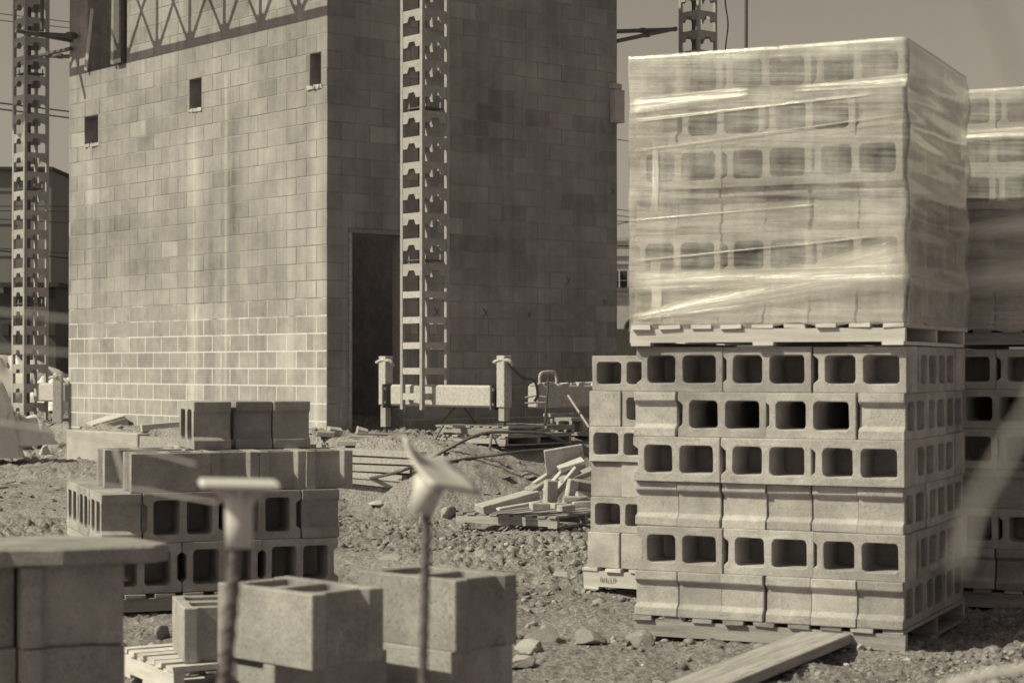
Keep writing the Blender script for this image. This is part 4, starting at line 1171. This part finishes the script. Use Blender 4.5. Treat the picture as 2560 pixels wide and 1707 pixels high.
ST_ = [
    (1362, 1608, 96, 56, 'large flat broken concrete stone left of the plank'), (1480, 1612, 88, 52, 'squarish broken stone in front of the low stack pallet'),
    (1595, 1618, 78, 50, 'rough stone at the left corner of the near pallet'), (1330, 1632, 90, 40, 'flat stone half buried beside the near block pile'),
    (1300, 1660, 80, 34, 'low flat stone at the right foot of the near block pile'), (978, 1402, 66, 26, 'pale rounded stone on the soil above the right near block'),
    (1090, 1226, 40, 60, 'dark stone standing on the soil behind the crooked rebar cap'), (1262, 1196, 36, 18, 'dark stone on the soil mound'),
    (1325, 1197, 40, 20, 'dark angular stone on the mound left of the rubble heap'), (1122, 1292, 60, 30, 'pair of brown stones at the left end of the slab pallet'),
    (1440, 1420, 44, 30, 'dark stone near the stamped pallet corner'), (1410, 1445, 50, 20, 'flat pale stone left of the stamped pallet'),
    (1355, 1385, 50, 22, 'splintered flat stone on open soil'), (2150, 1640, 52, 36, 'pale gravel stone at the right of the plank'),
    (2370, 1632, 40, 26, 'grey stone on the gravel at the shaded stack foot'), (405, 1600, 46, 44, 'dark lump behind the slatted pallet'),
    (940, 1262, 40, 14, 'flat pale flake on the soil beside the wide pile'),
]
for (x, y, w_, h_, lb_) in ST_: stone(x, y, w_, h_, lb_, 'stones on the soil', pale='pale' in lb_ or 'flat' in lb_)
# rubble bank left of the footing
bank = [(20, 1135, 40, 36), (52, 1128, 52, 30), (92, 1122, 40, 40), (112, 1142, 44, 32), (140, 1128, 46, 26), (70, 1150, 40, 22), (30, 1152, 36, 20), (6, 1148, 30, 24), (152, 1136, 20, 16), (128, 1152, 30, 18), (100, 1160, 26, 14), (176, 1158, 24, 12)]
for i, (x, y, w_, h_) in enumerate(bank):
    stone(x, y, w_, h_, 'pale broken concrete lump in the rubble bank at the left, %s from the left edge' % ('nearest', 'second', 'third', 'fourth', 'fifth', 'sixth', 'seventh', 'eighth', 'ninth', 'tenth', 'eleventh', 'farthest')[sorted(range(len(bank)), key=lambda k: bank[k][0]).index(i)], 'rubble bank at the left', pale=True, sink=.2)
# bricks in the foreground
for (x, y, rz, lb_) in ((1790, 1590, .5, 'broken brick lying before the near pallet, right one'), (1640, 1600, -.3, 'broken brick lying before the near pallet, left one')):
    p = hit_ground(x, y); mb = MB(); mb.box((0, 0, 0), (.105, .07, .06), None, .006)
    tag(link('brick', mb.mesh('brick', bevel=.006), 'rubble', None, Matrix.Translation(p + ZV * .022) @ Matrix.Rotation(rz, 4, 'Z') @ Matrix.Rotation(.15, 4, 'Y')), lb_, 'brick', 'broken bricks')

def gravel():
    ico = bmesh.new(); bmesh.ops.create_icosphere(ico, subdivisions=1, radius=1.0)
    ico.verts.ensure_lookup_table()
    V0 = np.array([v.co[:] for v in ico.verts]); F0 = np.array([[v.index for v in f.verts] for f in ico.faces]); ico.free()
    F0 = F0[:, :]
    rs = np.random.RandomState(11); PX = []
    def pop(n, y0, y1, x0, x1, s0, s1):
        for _ in range(n):
            Y = math.sqrt(rs.uniform(y0 * y0, y1 * y1)); X = Y * rs.uniform(x0, x1)
            if rs.rand() > .10 + 1.9 * max(0, float(vnoise(np.array([X * 1.4]), np.array([Y * 1.1]), 21)[0]) + .10): continue
            PX.append((X, Y, s0 * (s1 / s0) ** (rs.rand() ** 3.0)))
    pop(8000, 6.3, 10, -.2, .28, .003, .032)
    pop(7500, 10, 18, -.29, .05, .004, .036)
    pop(4500, 17, 24, -.29, .06, .006, .030)
    pop(3800, 6.4, 7.7, .13, .28, .005, .020)
    pop(1500, 9.5, 18, .0, .08, .006, .04)
    n = len(PX); X, Y, S = np.array(PX).T
    Z = gz_np(X, Y) + relief(X, Y)
    nv = len(V0)
    j = rs.uniform(.65, 1.25, (n, nv, 1)); sc = np.stack([rs.uniform(.8, 1.4, n), rs.uniform(.7, 1.2, n), rs.uniform(.45, .8, n)], -1)
    P = V0[None] * j * sc[:, None] * S[:, None, None]
    an = rs.uniform(0, 6.28, n); ca, sa = np.cos(an)[:, None], np.sin(an)[:, None]
    P = np.stack([P[..., 0] * ca - P[..., 1] * sa, P[..., 0] * sa + P[..., 1] * ca, P[..., 2]], -1)
    P += np.stack([X, Y, Z + S * .18], -1)[:, None]
    Fa = (F0[None] + (np.arange(n) * nv)[:, None, None]).reshape(-1, 3)
    me = bpy.data.meshes.new('gravel')
    me.vertices.add(n * nv); me.vertices.foreach_set('co', P.ravel())
    me.loops.add(Fa.size); me.loops.foreach_set('vertex_index', Fa.ravel().astype(np.int32))
    me.polygons.add(len(Fa)); me.polygons.foreach_set('loop_start', np.arange(0, Fa.size, 3, dtype=np.int32))
    me.update(calc_edges=True)
    m, nn, l, p = new_mat('gravel_stone')
    geo = nn.new('ShaderNodeNewGeometry')
    col = nramp(nn, l, geo.outputs['Random Per Island'], [(0.0, tone(.10, 1.6)), (.55, tone(.22, 1.4)), (.92, tone(.33)), (1.0, tone(.52))])
    l.new(col, p.inputs['Base Color']); p.inputs['Roughness'].default_value = .95
    nbump(nn, l, nnoise(nn, l, geo.outputs['Position'], 150), .5, .004, p)
    me.materials.append(m)
    o = bpy.data.objects.new('gravel', me); COL.objects.link(o)
    tag(o, 'loose gravel and clods scattered over the soil', kind='stuff')
gravel()
mb = MB(); rs_ = random.Random(5)
for _ in range(260):
    Y = math.sqrt(rs_.uniform(7 ** 2, 21 ** 2)); X = Y * rs_.uniform(-.28, .10)
    a_, b_ = ab(X, Y)
    if a_ > -.5 and b_ > -.2: continue
    L_ = rs_.uniform(.03, .16) * (1.4 if rs_.random() < .15 else 1); z_ = gz(X, Y) + float(relief(np.array([X]), np.array([Y]))[0])
    mb.box((0, 0, 0), (L_, rs_.uniform(.008, .04), rs_.uniform(.004, .014)), Matrix.Translation((X, Y, z_ + .008)) @ Matrix.Rotation(rs_.uniform(0, 6.3), 4, 'Z') @ Matrix.Rotation(rs_.gauss(0, .14), 4, 'Y') @ Matrix.Rotation(rs_.gauss(0, .2), 4, 'X'), .004)
tag(mb.build('splinters', 'wood'), 'wood splinters and concrete flakes strewn over the soil', kind='stuff')

# ================================================================== TARPS, BACKGROUND
def tarp(cx, cy, z0, rx, ry, h, seed, label):
    n, m_ = 44, 22; V, Fc = [], []
    for j in range(m_ + 1):
        ph = j / m_
        for i in range(n):
            a = 2 * math.pi * i / n
            d = Vector((math.cos(a), math.sin(a), ph * 1.4))
            f1 = 1 + .30 * mnoise.noise(d * 1.6 + Vector((seed, 0, 0))) + .16 * mnoise.ridged_multi_fractal(d * 2.5 + Vector((seed, 3, 0)), 1, 2, 4, 1, 2) * .5
            r = math.cos(ph * math.pi / 2) ** .75 * f1
            fold = 1 + .06 * math.sin(a * 13 + seed + 3 * mnoise.noise(d * 2)) * (1 - ph)
            V.append((cx + rx * r * fold * math.cos(a), cy + ry * r * fold * math.sin(a), z0 + h * math.sin(ph * math.pi / 2) * (.85 + .3 * mnoise.noise(d * 2 + Vector((0, seed, 0))))))
    for j in range(m_):
        for i in range(n): Fc.append((j * n + i, j * n + (i + 1) % n, (j + 1) * n + (i + 1) % n, (j + 1) * n + i))
    mb = MB(); mb.add(V, Fc)
    return tag(mb.build('tarpaulin', 'tarp', smooth=True), label, 'tarpaulin', 'plastic sheeting at the left edge')
p = at(-25, 1060, 23.2); tarp(p.x, p.y, .05, .34, .30, .95, 2.0, 'tall crumpled white plastic sheet at the left edge')
p = at(45, 1080, 23.4); tarp(p.x, p.y, .20, .40, .3, .42, 5.0, 'low white plastic sheet spilling to the right at the left edge')
p = at(140, 945, 31); tarp(p.x, p.y, .45, .5, .4, .62, 8.0, 'white plastic bundle behind the left mast jack')
p = at(20, 930, 34); tarp(p.x, p.y, .45, 1.1, .5, .95, 11.0, 'pale plastic covered heap behind the left mast')

def bbox(root, name, mat, x0, x1, y0, y1, depth, thick, dz=0):
    """Axis aligned box whose front spans the given picture rectangle at the given distance."""
    a, b = at(x0, y1, depth), at(x1, y0, depth)
    mb = MB(); mb.box(((a.x + b.x) / 2, depth + thick / 2 + dz, (a.z + b.z) / 2), (b.x - a.x, thick, b.z - a.z))
    return mb.build(name, mat, root)
b1 = tag(empty('grey_building', at(60, 900, 62)), 'large grey flat roofed building far behind the left mast', 'building')
bbox(b1, 'wall', 'facade_grey', -260, 128, 425, 950, 62, 14)
bbox(b1, 'roof_coping', 'roof', -264, 131, 417, 425, 61.8, 14.4)
for y in (478, 560, 640):
    bbox(b1, 'panel_joint', 'facade_dark', -258, 40, y, y + 1.2, 61.97, .05)
b2 = tag(empty('dark_house', at(60, 930, 50)), 'low dark clad house behind the left mast', 'building')
bbox(b2, 'wall', 'facade_dark', -260, 140, 716, 960, 50, 8)
bbox(b2, 'eave', 'roof', -262, 146, 706, 717, 49.7, 8.5)
for (x0, x1, y0, y1) in ((0, 8, 710, 732), (118, 138, 720, 745), (118, 138, 812, 838), (4, 22, 810, 838)):
    w_ = bbox(b2, 'window', 'facade_pale' if x0 == 0 else 'roof', x0, x1, y0, y1, 49.93, .1)
b3 = tag(empty('pale_house', at(150, 900, 70)), 'pale far house with a dark roof between the left mast and the tower', 'building')
bbox(b3, 'wall', 'facade_pale', 108, 230, 680, 960, 70, 8)
bbox(b3, 'roof', 'roof', 122, 236, 664, 690, 69.6, 9)
bbox(b3, 'chimney', 'facade_grey', 138, 152, 654, 664, 72, 2)

b4 = tag(empty('pale_sided_house', at(1575, 860, 48)), 'pale sided house with a window band seen between tower and stack', 'building')
bbox(b4, 'wall', 'facade_pale', 1500, 1760, 616, 905, 48, 8)
bbox(b4, 'eave', 'facade_grey', 1490, 1775, 602, 614, 47.97, 8.1)
bbox(b4, 'roof', 'facade_pale', 1492, 1772, 594, 602, 47.98, 8.1)
wn_ = bbox(b4, 'window', 'roof', 1500, 1740, 677, 719, 47.95, .1)
for x in range(1500, 1740, 22):
    f_ = bbox(wn_, 'mullion', 'facade_pale', x + 3, x + 6, 677, 719, 47.86, .08)
bbox(wn_, 'transom', 'facade_grey', 1500, 1740, 700, 702, 47.87, .06)
for y in (640, 660, 728, 740, 752): bbox(b4, 'siding_board', 'facade_grey', 1500, 1750, y, y + 1.5, 47.96, .06)
ac = at(1588, 822, 47.9)
mb = MB(); r_ = 28 * 48 / FPX; pts = [(math.cos(R_(a)) * r_, math.sin(R_(a)) * r_) for a in range(0, 181, 12)]
inn = [(x * .82, y * .82) for x, y in pts][::-1]
mb.prism(pts + inn, .12, frame(ac, (1, 0, 0), (0, 0, 1), (0, -1, 0))); wa = mb.build('arched_window', 'roof', b4)
mb = MB(); mb.prism([(x * .8, y * .8) for x, y in pts], .04, frame(ac, (1, 0, 0), (0, 0, 1), (0, -1, 0))); mb.build('pane', 'facade_grey', wa)
for k in range(-3, 4):
    mb = MB(); xx = r_ * .2 * k; mb.tube([ac + Vector((xx, -.06, 0)), ac + Vector((xx, -.06, math.sqrt(max(.01, (r_ * .8) ** 2 - xx * xx))))], .012, 4); mb.build('glazing_bar', 'roof', wa)
    if k > 0:
        zz = r_ * .2 * k; hw = math.sqrt((r_ * .8) ** 2 - zz * zz); mb = MB(); mb.tube([ac + Vector((-hw, -.06, zz)), ac + Vector((hw, -.06, zz))], .012, 4); mb.build('glazing_bar', 'roof', wa)
# low wall of earth between stack and house
bw4 = tag(empty('site_wall', at(1580, 900, 38)), 'low dark site wall in the gap right of the tower', 'wall')
bbox(bw4, 'wall_face', 'facade_dark', 1480, 1800, 822, 960, 38, .3)

LN = [(-40, 30, 260, 66), (-40, 47, 260, 80), (-40, 253, 260, 290), (-40, 268, 260, 306), (-40, 516, 260, 516), (-40, 527, 260, 529), (-40, 546, 260, 562), (-40, 618, 260, 640), (-40, 622, 260, 656), (1480, 340, 1640, 363), (1480, 516, 1640, 536), (1480, 532, 1640, 550), (1480, 552, 1640, 556), (1480, 575, 1640, 540)]
LW_ = ['uppermost', 'second', 'third', 'fourth', 'fifth', 'sixth', 'seventh', 'eighth', 'lowest']
for i, (x0, y0, x1, y1) in enumerate(LN):
    a, b = at(x0, y0, 46), at(x1, y1, 52)
    a2, b2_ = a + (a - b) * 1.0, b + (b - a) * .35
    mb = MB(); mb.tube([a2, a, b, b2_], .011 if i not in (2, 3, 8) else .02, 5)
    lab = 'thin dark power line crossing the sky left of the tower, %s one' % LW_[i] if i < 9 else 'thin dark power line crossing the gap right of the tower, %s one' % (['uppermost', 'second', 'third', 'fourth', 'lowest'][i - 9])
    tag(mb.build('power_line', 'cable'), lab, 'power line', 'overhead power lines')

# ================================================================== NEAR THINGS OUT OF FOCUS
def rebar(top, foot, r, label):
    root = tag(empty('rebar', foot), label, 'rebar', 'upright rebars with protective caps')
    n = 60; top, foot = Vector(top), Vector(foot)
    pts = [foot + (top - foot) * i / n for i in range(n + 1)]
    mb = MB(); mb.tube(pts, [r * (1.10 if i % 2 else .95) for i in range(n + 1)], 10); mb.build('bar', 'rebar', root, smooth=True)
    mb = MB()
    ax_ = (top - foot).normalized(); u_ = ax_.orthogonal().normalized(); v_ = ax_.cross(u_)
    L_ = (top - foot).length
    for sg in (0, math.pi):
        hel = []
        k = int(L_ / .004)
        for i in range(k):
            a = i * .42 + sg
            hel.append(foot + ax_ * (L_ * i / k) + (u_ * math.cos(a) + v_ * math.sin(a)) * r * 1.02)
        mb.tube(hel, r * .16, 4)
    mb.build('rib', 'rebar', root)
    return root
t1 = at(592, 1330, 2.55); f1 = at(557, 1760, 2.55); f1 = t1 + (f1 - t1) * (t1.z / max(.05, (t1.z - f1.z)))
r1 = rebar(t1, f1, .0095, 'thick blurred rebar with a flat square cap, left of the two')
cz1 = at(598, 1210, 2.55)
cpm = frame(cz1, Vector((.98, .20, -.03)).normalized(), Vector((-.2, .98, .0)).normalized())
cap1 = r1
mb = MB(); mb.box((0, 0, 0), (.106, .106, .010), cpm); mb.build('cap_plate', 'cap', cap1, bevel=.004)
mb = MB(); mb.lathe([(.018, -.085), (.019, -.05), (.019, -.03), (.021, -.006)], Matrix.Translation(cz1), 16); mb.build('cap_socket', 'cap', cap1, smooth=True)
for a in range(4):
    mb = MB(); mb.add([(.018, -.002, -.006), (.036, -.002, -.006), (.018, -.002, -.030), (.018, .002, -.006), (.036, .002, -.006), (.018, .002, -.030)], [(0, 1, 2), (3, 5, 4), (0, 3, 4, 1), (1, 4, 5, 2), (2, 5, 3, 0)], Matrix.Translation(cz1) @ Matrix.Rotation(a * math.pi / 2 + .2, 4, 'Z'))
    mb.build('cap_rib', 'cap', cap1)
t2 = at(1068, 1250, 2.75); f2 = at(1056, 1760, 2.75); f2 = t2 + (f2 - t2) * (t2.z / max(.05, (t2.z - f2.z)))
r2 = rebar(t2, f2, .0064, 'thin blurred rebar with a crooked torn cap, right of the two')
cz2 = at(1100, 1178, 2.75)
cap2 = r2
T2 = Matrix.Translation(cz2) @ Matrix.Rotation(R_(24), 4, 'Y') @ Matrix.Rotation(R_(16), 4, 'X')
V, Fc = [], []; n = 9                           # square plate, curled and torn at two corners
for j in range(n):
    for i in range(n):
        x, y = (i / (n - 1) - .5) * .086, (j / (n - 1) - .5) * .086
        u, v = (x + y) * .7071, (y - x) * .7071
        z = .9 * min(0, u + .01) ** 2 * 12 - 2.2 * max(0, u - .02) ** 2 + .004 * mnoise.noise(Vector((u * 30, v * 30, 2)))
        V.append((u * 1.12, v * (1 - .25 * abs(u) / .07), z))
for j in range(n - 1):
    for i in range(n - 1): Fc.append((j * n + i, j * n + i + 1, (j + 1) * n + i + 1, (j + 1) * n + i))
nb_ = len(V); V += [(x, y, z - .006) for x, y, z in V]; Fc += [tuple(reversed([k + nb_ for k in f])) for f in Fc]
rim = [i for i in range(n)] + [j * n + n - 1 for j in range(1, n)] + [(n - 1) * n + i for i in range(n - 2, -1, -1)] + [j * n for j in range(n - 2, 0, -1)]
Fc += [(rim[k], rim[(k + 1) % len(rim)], nb_ + rim[(k + 1) % len(rim)], nb_ + rim[k]) for k in range(len(rim))]
mb = MB(); mb.add(V, Fc, T2); mb.build('cap_plate', 'cap', cap2, smooth=True)
sk0, sk1 = at(1078, 1200, 2.75), at(1052, 1280, 2.75)
mb = MB(); mb.tube([sk0, sk0 * .55 + sk1 * .45, sk1], [.026, .020, .0185], 14); mb.build('cap_socket', 'cap', cap2, smooth=True)

WR_ = [
    ([(-60, 1048), (0, 1057), (160, 1080), (295, 1111), (400, 1137), (492, 1162)], 2.2, .0015, 'blurred pale wire sloping down across the footing to the block pile'),
    ([(150, 1190), (280, 1216), (363, 1226), (460, 1243), (545, 1258)], 2.3, .0015, 'blurred pale wire crossing the second row of the wide block pile'),
    ([(288, 1115), (302, 1165), (320, 1222)], 2.25, .0030, 'short bright blurred wire end standing before the wide block pile'),
    ([(-60, 774), (0, 780), (165, 797), (280, 815), (395, 834)], 1.7, .0010, 'upper faint blurred wire across the left mast'),
    ([(-60, 868), (0, 871), (200, 884), (330, 890), (445, 898)], 1.7, .0010, 'lower faint blurred wire across the left mast'),
]
for pts, dpt, r, lb_ in WR_:
    mb = MB(); mb.tube(spline([at(x, y, dpt) for x, y in pts]), r, 6)
    tag(mb.build('tie_wire', 'wire', smooth=True), lb_, 'wire', 'loose tie wires close to the camera')
mb = MB(); mb.tube(spline([at(x, y, .60) for x, y in ((2380, -140), (2470, 20), (2540, 190), (2640, 420), (2680, 700), (2610, 960), (2520, 1130), (2440, 1270), (2400, 1420))]), .0015, 8)
tag(mb.build('wire_loop', 'steel', smooth=True), 'large blurred loop of wire close to the camera at the right edge', 'wire')
mb = MB(); mb.tube(spline([at(x, y, 1.5) for x, y in ((2340, 1730), (2420, 1698), (2500, 1680), (2640, 1660))]), .004, 8)
tag(mb.build('cable_end', 'wire', smooth=True), 'thick blurred pale cable in the bottom right corner', 'cable')
